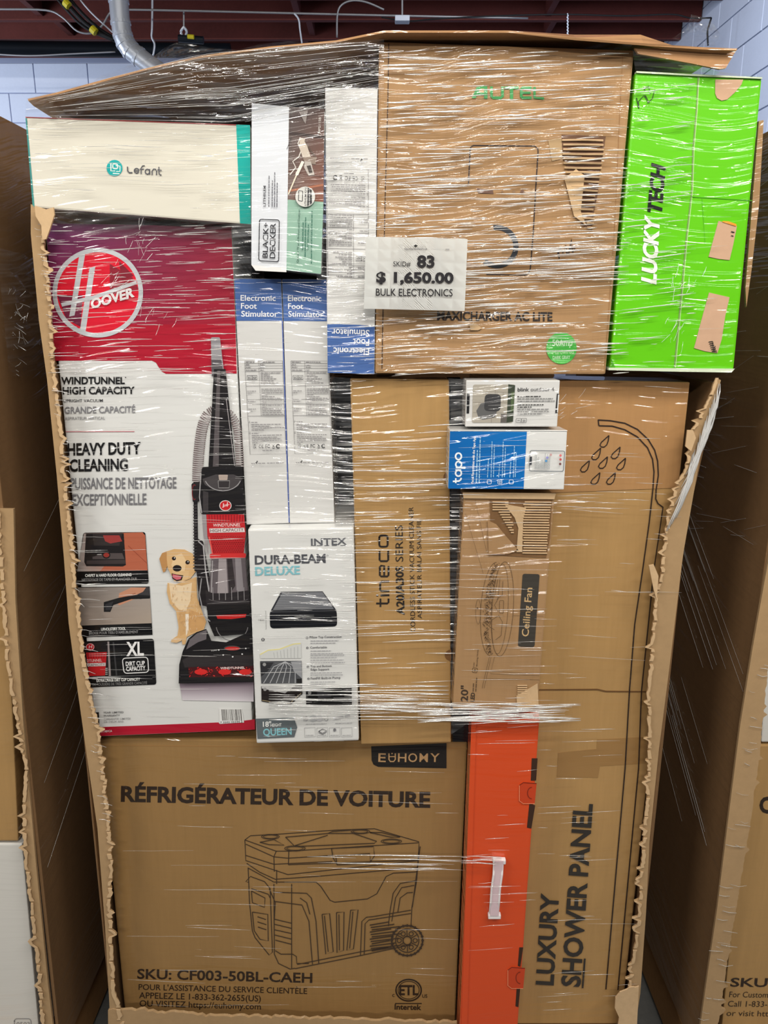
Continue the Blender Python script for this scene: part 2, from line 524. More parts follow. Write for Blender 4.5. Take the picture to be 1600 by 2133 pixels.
for dx, r, m in ((0, .012, M_WIRE_B), (14, .009, M_WIRE_B), (-12, .007, M_WIRE_B), (34, .004, M_WIRE_W)):
    new_obj('cable', tube(smooth_path(run([(110 + dx, -30), (150 + dx, 20), (190 + dx, 58), (240 + dx * .4, 84)], 3.3), 6), r), m, t, True)
for x, y in ((140, 9), (196, 64)):
    a, b = P(x - 5, y - 5, 3.28), P(x + 4, y + 4, 3.28); new_obj('tape_band', tube([a, b], .02, seg=10), M_YELLOW, t)
t = thing('pendant_box', P(838, -20, 3.4), 'small white junction box hanging on a thin rod below the joists', 'junction box')
new_obj('rod', tube(run([(838, -40), (838, 37)], 3.4), .005), M_CONDUIT, t)
p = P(838, 41, 3.4); new_obj('box', cuboid(p.x - .04, p.x + .04, p.y - .03, p.y + .03, p.z - .014, p.z + .014, .005), M_WIRE_W, t)
t = thing('pipe_hanger', P(383, 0, 3.6), 'metal strap hanger with a yellow-taped black valve under the joists', 'hanger')
new_obj('rod', tube(run([(383, 22), (383, 58)], 3.6), .005), M_CONDUIT, t)
new_obj('strap', tube(smooth_path(run([(383, 56), (377, 66), (383, 78), (389, 66), (383, 56)], 3.6), 5), .007), M_GALV, t)
new_obj('valve', tube(run([(372, 80), (424, 84)], 3.6), .02, seg=12), M_PIPE_B, t)
new_obj('tape_band', tube(run([(391, 76), (404, 77)], 3.56), .012, seg=10), M_YELLOW, t)
tag(new_obj('strap_hanger', tube(smooth_path(run([(318, -34), (317, 52), (316, 76), (322, 92), (319, 116)], 3.7), 5), .006), M_GALV, None, True), 'thin metal strap hanging left of the taped valve', 'hanger')
bm = bmesh.new()
for k in range(14): tube(run([(1182 + (k % 2) * 1.5, 28 + k * 3.3), (1182.7, 31 + k * 3.3)], 3.5), .0045, bm)
tag(new_obj('hanging_chain', bm, M_GALV), 'short metal chain hanging from a joist above the tall carton', 'chain')

# ================================================================ PALLETS AND CARDBOARD BINS
def pallet(x0, x1, label):
    t = thing('pallet', ((x0 + x1) / 2, .55, 0), label, 'pallet', None)
    n = 7; L = 1.17
    for k in range(n):
        y = -.055 + k * (L - .05) / (n - 1)
        new_obj('deck_board', cuboid(x0, x1, y, y + .09, .126, .143, .002), M_WOOD, t)
    for x in (x0, (x0 + x1) / 2 - .02, x1 - .04):
        new_obj('stringer', cuboid(x, x + .04, -.05, L, .016, .126, .002), M_WOOD, t)
    for y in (-.05, .5, 1.07): new_obj('bottom_board', cuboid(x0, x1, y, y + .09, 0, .016, .002), M_WOOD, t)


pallet(-.58, .54, 'wooden pallet under the middle bulging bin')
pallet(-1.80, -.73, 'wooden pallet under the left neighbouring bin')
pallet(.70, 1.82, 'wooden pallet under the right neighbouring bin')


def densify(pts, step):
    out = []
    for i in range(len(pts) - 1):
        a, b = pts[i], pts[i + 1]; n = max(1, int(math.dist(a, b) / step))
        for k in range(n): out.append((a[0] + (b[0] - a[0]) * k / n, a[1] + (b[1] - a[1]) * k / n))
    out.append(pts[-1]); return out


def ragged(pts, step=7, amp=3.5, spike=0.06, dirx=1):
    out = []; wv = 0
    for x, y in densify(pts, step * .62):
        wv = .35 * wv + random.uniform(-amp, amp) * .62
        s = dirx * random.uniform(5, 13) if random.random() < spike else 0
        out.append((x + wv + s, y + random.uniform(-1.4, 1.4)))
    return out


def slab(p0, p1, y0, y1, th, up=1):
    """side wall of a bin from (x,z)=p0 up to p1"""
    (xa, za), (xb, zb) = p0, p1
    return hexa([(xb, y0, zb), (xb + th, y0, zb), (xa + th, y0, za), (xa, y0, za), (xb, y1, zb), (xb + th, y1, zb), (xa + th, y1, za), (xa, y1, za)], .002)


# --- middle bin
t = thing('cardboard_bin', (0, .55, .143), 'tall kraft cardboard bin with its front torn open, in the middle', 'cardboard bin')
MIDBIN = t
new_obj('left_panel', slab((-.598, .150), (-.582, 1.88), .002, 1.1, .004), M_BIN_SHADE, t)
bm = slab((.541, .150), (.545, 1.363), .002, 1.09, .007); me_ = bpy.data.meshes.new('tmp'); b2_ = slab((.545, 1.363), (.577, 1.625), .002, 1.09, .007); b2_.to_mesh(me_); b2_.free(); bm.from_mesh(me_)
new_obj('right_panel', bm, M_BIN_SHADE, t)
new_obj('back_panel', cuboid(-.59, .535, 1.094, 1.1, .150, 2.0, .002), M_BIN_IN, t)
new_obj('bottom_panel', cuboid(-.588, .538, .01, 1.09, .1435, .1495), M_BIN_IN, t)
outerL = [(64, 425), (64, 486), (81, 668), (98, 791), (118, 988), (133, 1161), (143, 1298), (163, 1448), (182, 1581), (203, 1726), (219, 1932), (230, 2131), (235, 2200)]
tornL = [(78, 440), (96, 452), (91, 511), (103, 600), (106, 644), (110, 742), (121, 841), (131, 920), (134, 988), (149, 1111), (155, 1200), (165, 1284), (174, 1374), (189, 1450), (203, 1506), (215, 1602), (226, 1705), (233, 1809), (229, 1891), (233, 1990), (240, 2069), (250, 2110), (262, 2200)]
tl = ragged(tornL, 8, 3, .10)
new_obj('front_left_strip', prism(outerL + list(reversed(tl)), -.006, .006), M_BIN, t)
# ragged inner ply standing proud along the tear
bm = bmesh.new()
cur = []
for i, (x, y) in enumerate(tl):
    cur.append((x, y))
    if random.random() < .22 and len(cur) > 2 or i == len(tl) - 1:
        if len(cur) > 2:
            oth = [(x - random.uniform(3, 8), y) for x, y in reversed(cur)]
            try: prism([(a + random.uniform(0, 3), b) for a, b in cur] + oth, -.006 - random.uniform(.002, .006), .002, bm)
            except Exception: pass
        cur = []
new_obj('torn_edge', bm, M_TORN, t)
outerR = [(1502, 792), (1462, 930), (1450, 1000), (1440, 1057), (1424, 1150), (1419, 1187), (1397, 1371), (1373, 1560), (1353, 1754), (1346, 1900), (1334, 2069), (1324, 2134), (1321, 2200)]
tornR = [(1494, 787), (1480, 822), (1470, 847), (1450, 885), (1436, 905), (1436, 940), (1429, 975), (1412, 1010), (1404, 1035), (1392, 1075), (1387, 1110), (1377, 1197), (1366, 1250), (1360, 1318), (1350, 1449), (1352, 1585), (1348, 1657), (1342, 1730), (1334, 1837), (1330, 1924), (1318, 2000), (1310, 2060), (1298, 2110), (1288, 2200)]
tr_ = ragged(tornR, 8, 2.5, .10, -1)
new_obj('front_right_strip', prism(outerR + list(reversed(tr_)), -.006, .006), M_BIN, t)
bm = bmesh.new(); cur = []
for i, (x, y) in enumerate(tr_):
    cur.append((x, y))
    if random.random() < .22 and len(cur) > 2 or i == len(tr_) - 1:
        if len(cur) > 2:
            oth = [(x + random.uniform(3, 7), y) for x, y in reversed(cur)]
            try: prism([(a - random.uniform(0, 2), b) for a, b in cur] + oth, -.006 - random.uniform(.002, .006), .002, bm)
            except Exception: pass
        cur = []
new_obj('torn_edge', bm, M_TORN, t)
new_obj('torn_flap', prism([(1352, 1178), (1362, 1176), (1372, 1200), (1368, 1250), (1362, 1228)], -.016, .003), M_TORN, t)
new_obj('torn_flap', prism([(1432, 896), (1444, 896), (1450, 912), (1440, 940), (1428, 930)], -.018, .003), M_TORN, t)
new_obj('torn_flap', prism([(72, 428), (96, 436), (111, 432), (113, 448), (104, 476), (96, 498), (88, 500), (86, 470), (74, 450)], -.02, .004), M_TORN, t)
bt = ragged([(226, 2103), (300, 2103), (345, 2112), (352, 2106), (420, 2116), (600, 2120), (800, 2125), (952, 2131)], 14, 2, 0)
new_obj('front_bottom_strip', prism([(x, y + random.uniform(-2, 2)) for x, y in bt] + [(952, 2200), (226, 2200)], -.0075, .006), M_BIN, t)
bt = ragged([(1282, 2078), (1292, 2066), (1312, 2058), (1332, 2056)], 6, 2, 0)
new_obj('torn_patch', prism(bt + [(1326, 2158), (1284, 2158), (1290, 2120), (1281, 2100)], -.014, .003), M_TORN, t)

# --- neighbouring bins
t = thing('cardboard_bin', (-1.25, .55, .143), 'film-wrapped cardboard bin at the left edge, its side in deep shade', 'cardboard bin')
LEFTBIN = t
new_obj('right_panel', slab((-.722, .150), (-.684, 2.08), .0, 1.14, .007), M_BIN_SHADE, t)
new_obj('left_panel', cuboid(-1.82, -1.813, .0, 1.14, .150, 2.02), M_BIN_SHADE, t)
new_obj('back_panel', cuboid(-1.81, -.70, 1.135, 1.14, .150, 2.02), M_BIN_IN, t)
ol = [(28, 1060), (32, 1250), (48, 1500), (75, 1800), (100, 2050), (118, 2200)]
tl2 = ragged([(-8, 1060), (0, 1180), (5, 1250), (14, 1380), (25, 1457), (40, 1540), (52, 1602), (46, 1705), (52, 1800), (62, 1871), (79, 2036), (90, 2200)], 9, 2.5, .06, -1)
new_obj('front_right_strip', prism(tl2 + list(reversed(ol)), -.007, .006), M_BIN, t)
bm = bmesh.new(); cur = []
for i, (x, y) in enumerate(tl2):
    cur.append((x, y))
    if random.random() < .25 and len(cur) > 2:
        prism([(a - random.uniform(0, 2), b) for a, b in cur] + [(x + random.uniform(4, 8), y) for x, y in reversed(cur)], -.009 - random.uniform(.002, .005), .002, bm); cur = []
new_obj('torn_edge', bm, M_TORN, t)

t = thing('cardboard_bin', (1.25, .55, .143), 'film-wrapped cardboard bin at the right edge with a pale front corner', 'cardboard bin')
RIGHTBIN = t
new_obj('left_panel', slab((.690, .150), (.712, 2.07), .0, 1.14, .007), M_BIN_SHADE, t)
new_obj('right_panel', cuboid(1.813, 1.82, .0, 1.14, .150, 2.02), M_BIN_SHADE, t)
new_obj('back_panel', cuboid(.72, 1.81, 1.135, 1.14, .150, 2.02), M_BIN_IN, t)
orr = [(1672, 700), (1632, 1000), (1591, 1221), (1568, 1350), (1542, 1512), (1518, 1700), (1494, 1894), (1474, 2030), (1450, 2200)]
tr2 = ragged([(1712, 700), (1660, 1000), (1625, 1221), (1604, 1350), (1594, 1450), (1581, 1585), (1557, 1754), (1532, 1900), (1513, 2020), (1486, 2200)], 9, 2, .05)
new_obj('front_left_strip', prism(orr + list(reversed(tr2)), -.007, .006), M_BIN, t)

# ================================================================ THE CARTONS
INK = (34, 32, 32); INKB = (22, 22, 24); WHITE = (232, 233, 230); GREY = (128, 130, 132); LG = (178, 178, 178)
KINK = (52, 40, 30)
M_WHITE = mat('white_card', (217, 218, 216), .5, 1.0)
M_CREAM = mat('cream_card', (214, 210, 196), .5, .85)

# --- white robot-vacuum carton, top left
t, o = carton('white_carton', [(52, 243), (521, 260), (523, 468), (68, 432)], 0.0, .32, M_CREAM,
              'wide cream carton with a teal end stripe, top left of the stack', 'box')
a = Art(0.0)
a.grad([(492, 259.5), (521, 260.5), (522.5, 467), (500, 465)], [(0, 176, 166), (0, 182, 172), (0, 150, 142), (0, 146, 138)])
a.poly([(53, 243.2), (492, 259.3), (492, 261), (53, 245)], (170, 70, 70))
a.poly([(53, 246), (56, 246), (72, 431), (68, 430)], (60, 140, 136))
a.obj('end_stripe', t, label='teal end stripe')
a = Art(0.0, crop(0, 0, .5), 2)
a.ell(477, 700, 33, 34, (20, 166, 166)); W_ = (225, 235, 228)
a.line([(462, 680), (462, 712), (480, 712)], 5, W_); a.rr([(470, 682), (490, 684), (490, 703), (470, 702)], 6, W_, 4.5)
a.line([(482, 690), (500, 692), (500, 714), (484, 714)], 4, W_); a.line([(470, 722), (498, 724)], 4, W_)
a.obj('round_logo', t)
a = Art(0.0, crop(0, 0, .5), 3)
G_ = (84, 84, 90)
a.line([(531, 694), (532, 712), (538, 719), (552, 719)], 5, G_)
a.arc(569, 711, 9.5, 9.5, 20, 360, 4.5, G_); a.line([(560, 711), (578, 711)], 4, G_)
a.line([(588, 725), (588, 700), (594, 691), (603, 690)], 4.5, G_); a.line([(582, 704), (600, 704)], 4, G_)
a.arc(614, 715, 9, 10, 0, 360, 4.5, G_); a.line([(623.5, 704), (624, 727)], 4.5, G_)
a.line([(634, 729), (634, 712), (640, 704), (648, 705), (652, 713), (652, 730)], 4.5, G_)
a.line([(662, 695), (663, 722), (667, 729), (673, 729)], 4.5, G_); a.line([(655, 708), (674, 710)], 4, G_)
a.obj('lettering', t)

# --- floor sweeper carton, grey-white with mint and picture
t, o = carton('sweeper_carton', [(524, 214), (676, 227), (669, 572), (523, 553)], -.015, .16, M_WHITE,
              'upright white and mint carton with a sweeper picture, beside the teal stripe', 'box', .004)
a = Art(-.015, crop(460, 180, .3125))
a.poly([(206, 112), (455, 136), (437, 1236), (204, 1190)], (212, 216, 222))
a.poly([(204, 1190), (437, 1210), (437, 1238), (232, 1228)], (226, 226, 224))
a.grad([(455, 136), (690, 152), (684, 770), (446, 755)], [(74, 64, 62), (86, 68, 64), (132, 82, 66), (112, 94, 88)])
a.poly([(446, 755), (684, 770), (668, 1250), (437, 1225)], (142, 178, 160))
a.poly([(455, 300), (690, 330), (690, 350), (455, 322)], (60, 48, 46)); a.poly([(452, 560), (688, 600), (688, 612), (452, 572)], (92, 60, 50))
a.poly([(450, 690), (684, 650), (684, 662), (449, 704)], (170, 110, 84))
a.obj('picture_panel', t)
a = Art(-.015, crop(460, 180, .3125), 3)
S_ = (196, 184, 170); D_ = (72, 64, 60)
a.line([(470, 340), (440, 420)], 3, (30, 28, 28)); a.line([(530, 340), (515, 380), (535, 430), (520, 470), (480, 500), (500, 540), (460, 590)], 7, (214, 208, 200))
a.poly([(530, 340), (560, 350), (590, 440), (600, 470), (570, 480), (545, 470), (520, 400)], S_)
a.line([(560, 360), (600, 430), (640, 480)], 9, (90, 74, 64)); a.poly([(545, 470), (640, 470), (632, 520), (560, 510)], (140, 124, 112))
a.poly([(560, 500), (600, 500), (625, 590), (585, 595), (555, 540)], (180, 172, 164)); a.poly([(572, 530), (598, 525), (612, 575), (590, 580)], D_)
a.line([(548, 500), (505, 590)], 20, (226, 222, 210)); a.line([(505, 590), (450, 720)], 9, (222, 212, 190))
a.poly([(520, 170), (580, 160), (565, 250)], (140, 132, 128))
a.obj('sweeper_picture', t)
a = Art(-.015, crop(460, 180, .3125), 8)
K = (38, 38, 44)
a.rr([(258, 885), (390, 890), (386, 1168), (253, 1162)], 16, K, 6)
a.text('BLACK+', (312, 1142), (318, 908), 34, K, .012); a.text('DECKER', (362, 1146), (366, 912), 36, K, .012)
a.text('LITHIUM', (299, 800), (300, 662), 16, K, .015)
for x, y0, y1 in ((320, 802, 595), (342, 802, 626), (358, 804, 572), (374, 804, 640)): a.micro((x, y0), (x + 2, y1), 6, (96, 96, 104), x)
a.text('Quicker Than a Broom and Dustpan', (518, 1176), (528, 820), 12, (40, 84, 70), .012)
for x, y0, y1 in ((545, 1090, 900), (562, 1136, 872), (580, 1084, 920), (604, 1182, 830)): a.micro((x, y0), (x + 4, y1), 7, (62, 112, 96), x)
a.ell(563, 735, 66, 68, (205, 205, 200)); a.rr([(520, 694), (546, 698), (544, 766), (518, 762)], 4, (40, 40, 42), 5)
a.poly([(578, 672), (606, 690), (608, 780), (576, 800)], (52, 52, 54)); a.text('LITHIUM ION', (570, 796), (572, 676), 12, (40, 40, 42), .02)
a.text('MPS115B', (664, 312), (668, 206), 15, (200, 196, 190), .01)
a.micro((590, 790), (592, 694), 6, (190, 190, 186), 4)
a.obj('lettering', t)

# --- three foot-stimulator cartons
BLUE = (72, 104, 164)


def stim_print(t, Y, quadf, flip=False):
    """print of one foot stimulator carton; quadf maps (u 0..1, v 0..1) to pixels, v down"""
    a = Art(Y, (0, 0, 1))
    q = quadf
    R = lambda u0, v0, u1, v1: [q(u0, v0), q(u1, v0), q(u1, v1), q(u0, v1)]
    a.poly(R(0.006, 0.001, .994, .172), BLUE); a.obj('blue_band', t, label='blue band with white lettering')
    b = Art(Y, (0, 0, 1), 2); H = .0285; wpx = math.dist(q(0, .5), q(1, .5)); hpx = math.dist(q(0, 0), q(0, 1))
    for s, v, u1 in (('Electronic', .090, .865), ('Foot', .1225, .455), ('Stimulator', .1545, .90)):
        b.text(s, q(.115, v), q(u1, v), hpx * .0225, (236, 238, 242), .012)
    b.obj('title_lettering', t)
    c = Art(Y, (0, 0, 1), 2); T = (112, 110, 112); wl = wpx * .008
    c.line([q(.14, .335), q(.97, .335), q(.985, .715), q(.165, .715), q(.14, .335)], wl, T)
    for v in (.345, .355, .365, .378, .437, .492, .511, .559): c.line([q(.145, v), q(.97, v)], wl * .8, T)
    c.line([q(.445, .335), q(.455, .559)], wl * .8, T)
    hm = hpx * .0042
    for k, (v, u0, u1) in enumerate([(.340, .16, .36), (.340, .47, .8), (.350, .16, .25), (.350, .47, .58), (.3605, .16, .28), (.3605, .47, .58), (.372, .16, .40), (.372, .47, .55),
                                     (.384, .48, .93), (.392, .48, .68), (.400, .48, .74), (.408, .48, .82), (.416, .48, .76), (.425, .48, .86),
                                     (.450, .48, .95), (.458, .48, .95), (.466, .48, .95), (.474, .48, .62), (.481, .48, .77), (.488, .48, .93), (.458, .17, .36), (.466, .17, .26),
                                     (.497, .48, .93), (.504, .48, .58), (.500, .17, .34), (.516, .48, .92), (.524, .48, .58), (.531, .48, .92), (.538, .48, .9), (.546, .48, .92), (.554, .48, .96), (.531, .17, .34), (.539, .17, .26),
                                     (.585, .22, .36), (.594, .22, .9), (.601, .22, .62), (.608, .22, .96), (.616, .22, .5), (.630, .22, .38), (.638, .22, .9), (.646, .22, .8), (.653, .22, .88), (.660, .22, .9), (.668, .22, .35),
                                     (.7, .45, .66), (.752, .18, .26), (.752, .34, .5), (.752, .54, .72), (.752, .74, .92)]):
        c.micro(q(u0, v), q(u1, v), hm * .75, (140, 138, 140), k)
    c.line([q(.18, .395), q(.40, .395), q(.40, .411), q(.18, .411), q(.18, .395)], wl * 1.6, (70, 70, 72)); c.line([q(.29, .395), q(.29, .411)], wl * 1.6, (70, 70, 72))
    c.text('EC', q(.20, .408), q(.27, .408), hpx * .008, (70, 70, 72), .02); c.text('REP', q(.31, .408), q(.385, .408), hpx * .008, (70, 70, 72), .02)
    D = (60, 60, 62)
    c.text('UK', q(.24, .681), q(.31, .681), hpx * .0075, D, .02); c.text('CA', q(.24, .691), q(.31, .691), hpx * .0075, D, .02)
    c.text('C', q(.37, .690), q(.415, .690), hpx * .013, D, .01); c.text('E', q(.435, .690), q(.475, .690), hpx * .013, D, .01)
    c.text('F', q(.52, .690), q(.555, .690), hpx * .013, D, .02); c.text('C', q(.56, .690), q(.62, .690), hpx * .013, D, .02)
    c.line([q(.68, .677), q(.725, .688)], wl * 1.5, D); c.line([q(.725, .677), q(.68, .688)], wl * 1.5, D); c.line([q(.675, .692), q(.73, .692)], wl * 1.8, D)
    p = q(.81, .6845); c.arc(p[0], p[1], hpx * .007, hpx * .007, 40, 320, wl * 3, D)
    c.line([q(.28, .748), q(.295, .752), q(.325, .742)], wl * 3, D)
    for v in (.583, .628): c.line([q(.17, v + .004), q(.185, v - .004), q(.20, v + .004), q(.17, v + .004)], wl, D)
    c.obj('data_table', t, label='grey printed data table')


def bilerp(TL, TR, BR, BL):
    return lambda u, v: tuple((TL[k] * (1 - u) + TR[k] * u) * (1 - v) + (BL[k] * (1 - u) + BR[k] * u) * v for k in (0, 1))


M_GREYW = mat('greyish_white_card', (208, 208, 206), .5, .75)
q1 = [(487.5, 580), (586, 581), (602, 1090), (513.5, 1093)]
t, o = carton('stimulator_carton', q1, .03, .14, M_GREYW, 'left of two slim upright white cartons with blue tops, above the airbed carton', 'box', .0015, 'slim cartons with a blue band')
stim_print(t, .03, bilerp(*q1))
q2 = [(587.5, 581), (680.5, 582), (697, 1089), (603.5, 1090)]
t, o = carton('stimulator_carton', q2, .03, .14, M_GREYW, 'right of two slim upright white cartons with blue tops, above the airbed carton', 'box', .0015, 'slim cartons with a blue band')
stim_print(t, .03, bilerp(*q2))
a = Art(.03); a.line([(588, 668), (602.5, 1088)], 2.2, (84, 104, 170)); a.obj('blue_edge', t)
q3 = [(677, 182), (787, 184), (780, 780), (682, 777)]
t, o = carton('stimulator_carton', q3, 0.0, .0285, M_GREYW, 'slim white carton standing upside down with its blue band at the foot', 'box', .0015, 'slim cartons with a blue band')
stim_print(t, 0.0, bilerp(q3[2], q3[3], q3[0], q3[1]))

# --- upright vacuum carton
qh = [(92, 464), (482, 472), (526, 1521), (200, 1535)]
t, o = carton('vacuum_carton', qh, .03, .36, M_WHITE, 'big white and red carton with a vacuum cleaner and puppy picture', 'box')
HV = t
a = Art(.03, crop(60, 440, .3125))
RED = (168, 24, 48); RED2 = (214, 20, 46)
a.grad([(114, 80), (1350, 104), (1378, 760), (160, 760)], [(96, 50, 96), (126, 30, 52), (160, 22, 44), (150, 30, 66)])
a.poly([(160, 755), (1378, 755), (1386, 1082), (915, 1084), (888, 1070), (862, 1034), (848, 1010), (820, 996), (150, 996)], (172, 18, 44))
a.tr = crop(100, 880, .3093)
a.poly([(340, 2052), (1150, 2020), (1150, 2026), (1320, 2022), (1320, 2008), (1393, 1999), (1394, 2068), (345, 2112)], (176, 20, 46))
a.obj('red_panel', t, label='red panels at top and foot')
a = Art(.03, crop(60, 440, .3125), 3)
a.ell(460, 543, 288, 286, RED2, 48)
a.poly([(540, 350), (690, 440), (735, 520), (540, 560)], (140, 30, 48)); a.poly([(190, 560), (360, 560), (345, 770), (250, 720)], (110, 30, 60))
a.poly([(600, 330), (700, 430), (620, 460)], (128, 26, 44))
R_ = (190, 194, 198)
a.arc(460, 543, 287, 284, 0, 360, 30, R_, n=64)
a.poly([(340, 270), (377, 280), (305, 694), (270, 702)], R_); a.poly([(405, 378), (443, 368), (378, 806), (340, 800)], R_)
a.poly([(214, 612), (430, 562), (718, 462), (718, 486), (430, 590), (222, 636)], R_)
a.obj('round_emblem', t, label='silver ring emblem on the red panel')
a = Art(.03, crop(60, 440, .3125), 10)
WT = (226, 222, 222)
a.text('OOVER', (416, 650), (706, 566), 58, WT, .045, .18)
a.obj('emblem_lettering', t)
a = Art(.03, crop(60, 440, .3125), 3)
K = (24, 24, 26); G2 = (130, 130, 134)
a.text('WINDTUNNEL', (216, 1152), (640, 1150), 45, K, .03); a.text('HIGH CAPACITY', (226, 1219), (706, 1216), 45, K, .03)
a.text('UPRIGHT VACUUM', (231, 1273), (493, 1271), 19, (60, 60, 62), .008); a.text('GRANDE CAPACITÉ', (238, 1347), (710, 1342), 42, G2, .02)
a.text('ASPIRATEUR VERTICAL', (240, 1390), (508, 1388), 19, (150, 150, 152), .008); a.ell(645, 1108, 4, 4, K, 8)
a.line([(245, 1469), (705, 1468)], 4, (190, 90, 104))
a.tr = crop(100, 880, .3093)
a.text('HEAVY DUTY', (132, 220), (626, 210), 76, K, .03); a.text('CLEANING', (146, 328), (538, 322), 76, K, .03)
a.text('PUISSANCE DE NETTOYAGE', (155, 448), (865, 442), 72, (118, 118, 122), .018); a.text('EXCEPTIONNELLE', (165, 558), (663, 552), 72, (118, 118, 122), .018)
a.text('1', (322, 2026), (346, 2025), 70, K, .04)
a.text('YEAR LIMITED', (372, 1960), (508, 1957), 12, (90, 90, 92), .01); a.text('WARRANTY', (374, 1981), (484, 1978), 12, (90, 90, 92), .01)
a.text('GARANTIE LIMITÉE', (376, 2003), (556, 2000), 12, (160, 160, 160), .01); a.text('DE DEUX ANS', (378, 2022), (508, 2019), 12, (160, 160, 160), .01)
a.text('H71140VCA', (346, 2090), (432, 2084), 14, (230, 214, 216), .02)
a.obj('lettering', t)
# barcode
a = Art(.03, crop(100, 880, .3093), 3)
a.poly([(1152, 1925), (1304, 1928), (1320, 2020), (1156, 2030)], (226, 226, 224))
x = 1168
r_ = random.Random(5)
while x < 1298:
    w_ = r_.choice((2, 3, 5)); a.poly([(x, 1932), (x + w_, 1932), (x + w_ + 6, 2008), (x + 6, 2008)], (70, 66, 62)); x += w_ + r_.choice((3, 4, 6))
a.text('7 3502 05344 2', (1160, 2026), (1310, 2020), 11, (90, 90, 90), .01)
a.obj('barcode', t)
# three small pictures down the left
a = Art(.03, crop(100, 880, .3093), 3)
a.rr([(238, 742), (655, 738), (679, 1085), (186, 1090)], 16, (14, 14, 16))
a.grad([(242, 746), (640, 744), (670, 996), (196, 1004)], [(150, 138, 134), (150, 92, 74), (190, 100, 70), (160, 152, 148)])
a.poly([(500, 744), (636, 740), (654, 760), (670, 990), (350, 1002), (420, 920)], (178, 98, 72)); a.line([(540, 830), (668, 950)], 5, (150, 74, 54))
a.poly([(256, 748), (510, 746), (525, 960), (505, 970), (258, 968), (244, 940)], (30, 27, 28)); a.poly([(300, 750), (500, 750), (480, 830), (310, 830)], (50, 44, 44))
a.poly([(370, 760), (480, 760), (500, 800), (420, 815), (385, 800)], (156, 58, 56)); a.poly([(262, 930), (520, 925), (524, 952), (258, 955)], (62, 54, 54)); a.poly([(300, 905), (390, 880), (500, 880), (515, 920), (300, 920)], (80, 72, 72))
a.ell(393, 893, 27, 24, (26, 22, 22)); a.ell(393, 893, 20, 15, (150, 52, 44)); a.line([(330, 890), (360, 888)], 4, (200, 200, 200))
a.text('CARPET & HARD FLOOR CLEANING', (250, 1040), (562, 1034), 18, WHITE, .03); a.text('NETTOYAGE DE TAPIS ET PLANCHER DUR', (228, 1070), (600, 1062), 18, (150, 150, 150), .01)
a.obj('floor_head_picture', t)
a = Art(.03, crop(100, 880, .3093), 3)
a.poly([(200, 1108), (684, 1104), (704, 1430), (228, 1448)], (14, 14, 16))
a.grad([(200, 1112), (684, 1108), (698, 1352), (222, 1368)], [(128, 120, 114), (160, 150, 144), (168, 154, 140), (150, 136, 126)])
a.poly([(560, 1112), (684, 1108), (688, 1180), (620, 1190), (560, 1140)], (60, 58, 60))
a.poly([(480, 1150), (560, 1112), (660, 1112), (640, 1140), (596, 1160), (580, 1190), (480, 1232), (470, 1220)], (196, 140, 112)); a.line([(500, 1180), (590, 1150)], 8, (170, 112, 88))
a.poly([(376, 1210), (480, 1180), (600, 1160), (686, 1166), (686, 1186), (560, 1190), (440, 1230), (420, 1276), (376, 1276)], (26, 26, 28)); a.poly([(384, 1225), (440, 1205), (420, 1262), (388, 1264)], (50, 50, 54))
a.text('UPHOLSTERY TOOL', (358, 1402), (523, 1396), 18, WHITE, .03); a.text("BROSSE POUR TISSU D'AMEUBLEMENT", (276, 1428), (608, 1418), 17, (150, 150, 150), .01)
a.obj('upholstery_tool_picture', t)
a = Art(.03, crop(100, 880, .3093), 3)
a.rr([(232, 1475), (712, 1456), (730, 1765), (250, 1785)], 18, (16, 16, 18))
a.poly([(246, 1484), (400, 1478), (410, 1710), (280, 1716)], (34, 30, 32)); a.poly([(256, 1550), (396, 1546), (384, 1704), (278, 1708)], (196, 34, 40)); a.poly([(400, 1476), (412, 1476), (424, 1706), (410, 1708)], (150, 140, 140))
a.line([(440, 1480), (462, 1704)], 10, (60, 60, 62))
for k in range(7): a.line([(268 + k * 19, 1552), (274 + k * 17, 1590)], 4, (140, 20, 28))
a.ell(284, 1512, 29, 25, (190, 30, 40)); a.arc(284, 1512, 26, 22, 0, 360, 3, (226, 200, 200)); a.text('H', (274, 1524), (296, 1520), 22, (230, 220, 220), 0, .3)
a.text('DTUNNEL', (262, 1614), (364, 1610), 18, (230, 200, 200), .01); a.poly([(262, 1622), (388, 1618), (388, 1640), (266, 1644)], (222, 214, 212)); a.text('CAPACITY', (272, 1642), (384, 1638), 16, (90, 60, 60), .005)
for k in range(4): a.line([(386, 1656 + k * 13), (402, 1656 + k * 13)], 5, (190, 190, 190))
a.text('XL', (528, 1570), (646, 1568), 88, (236, 236, 236), .03)
a.rr([(500, 1588), (672, 1580), (678, 1682), (512, 1690)], 24, (232, 232, 232), 6)
a.text('DIRT CUP', (524, 1640), (653, 1634), 28, (236, 236, 236), .025); a.text('CAPACITY', (527, 1674), (657, 1668), 28, (236, 236, 236), .025)
a.text('EXTRA LARGE DIRT CUP CAPACITY', (327, 1748), (620, 1738), 18, WHITE, .03); a.text('DE POUSSIÈRE DE TRÈS GRANDE CAPACITÉ', (300, 1774), (668, 1762), 17, (130, 130, 130), .01)
a.obj('dirt_cup_picture', t)
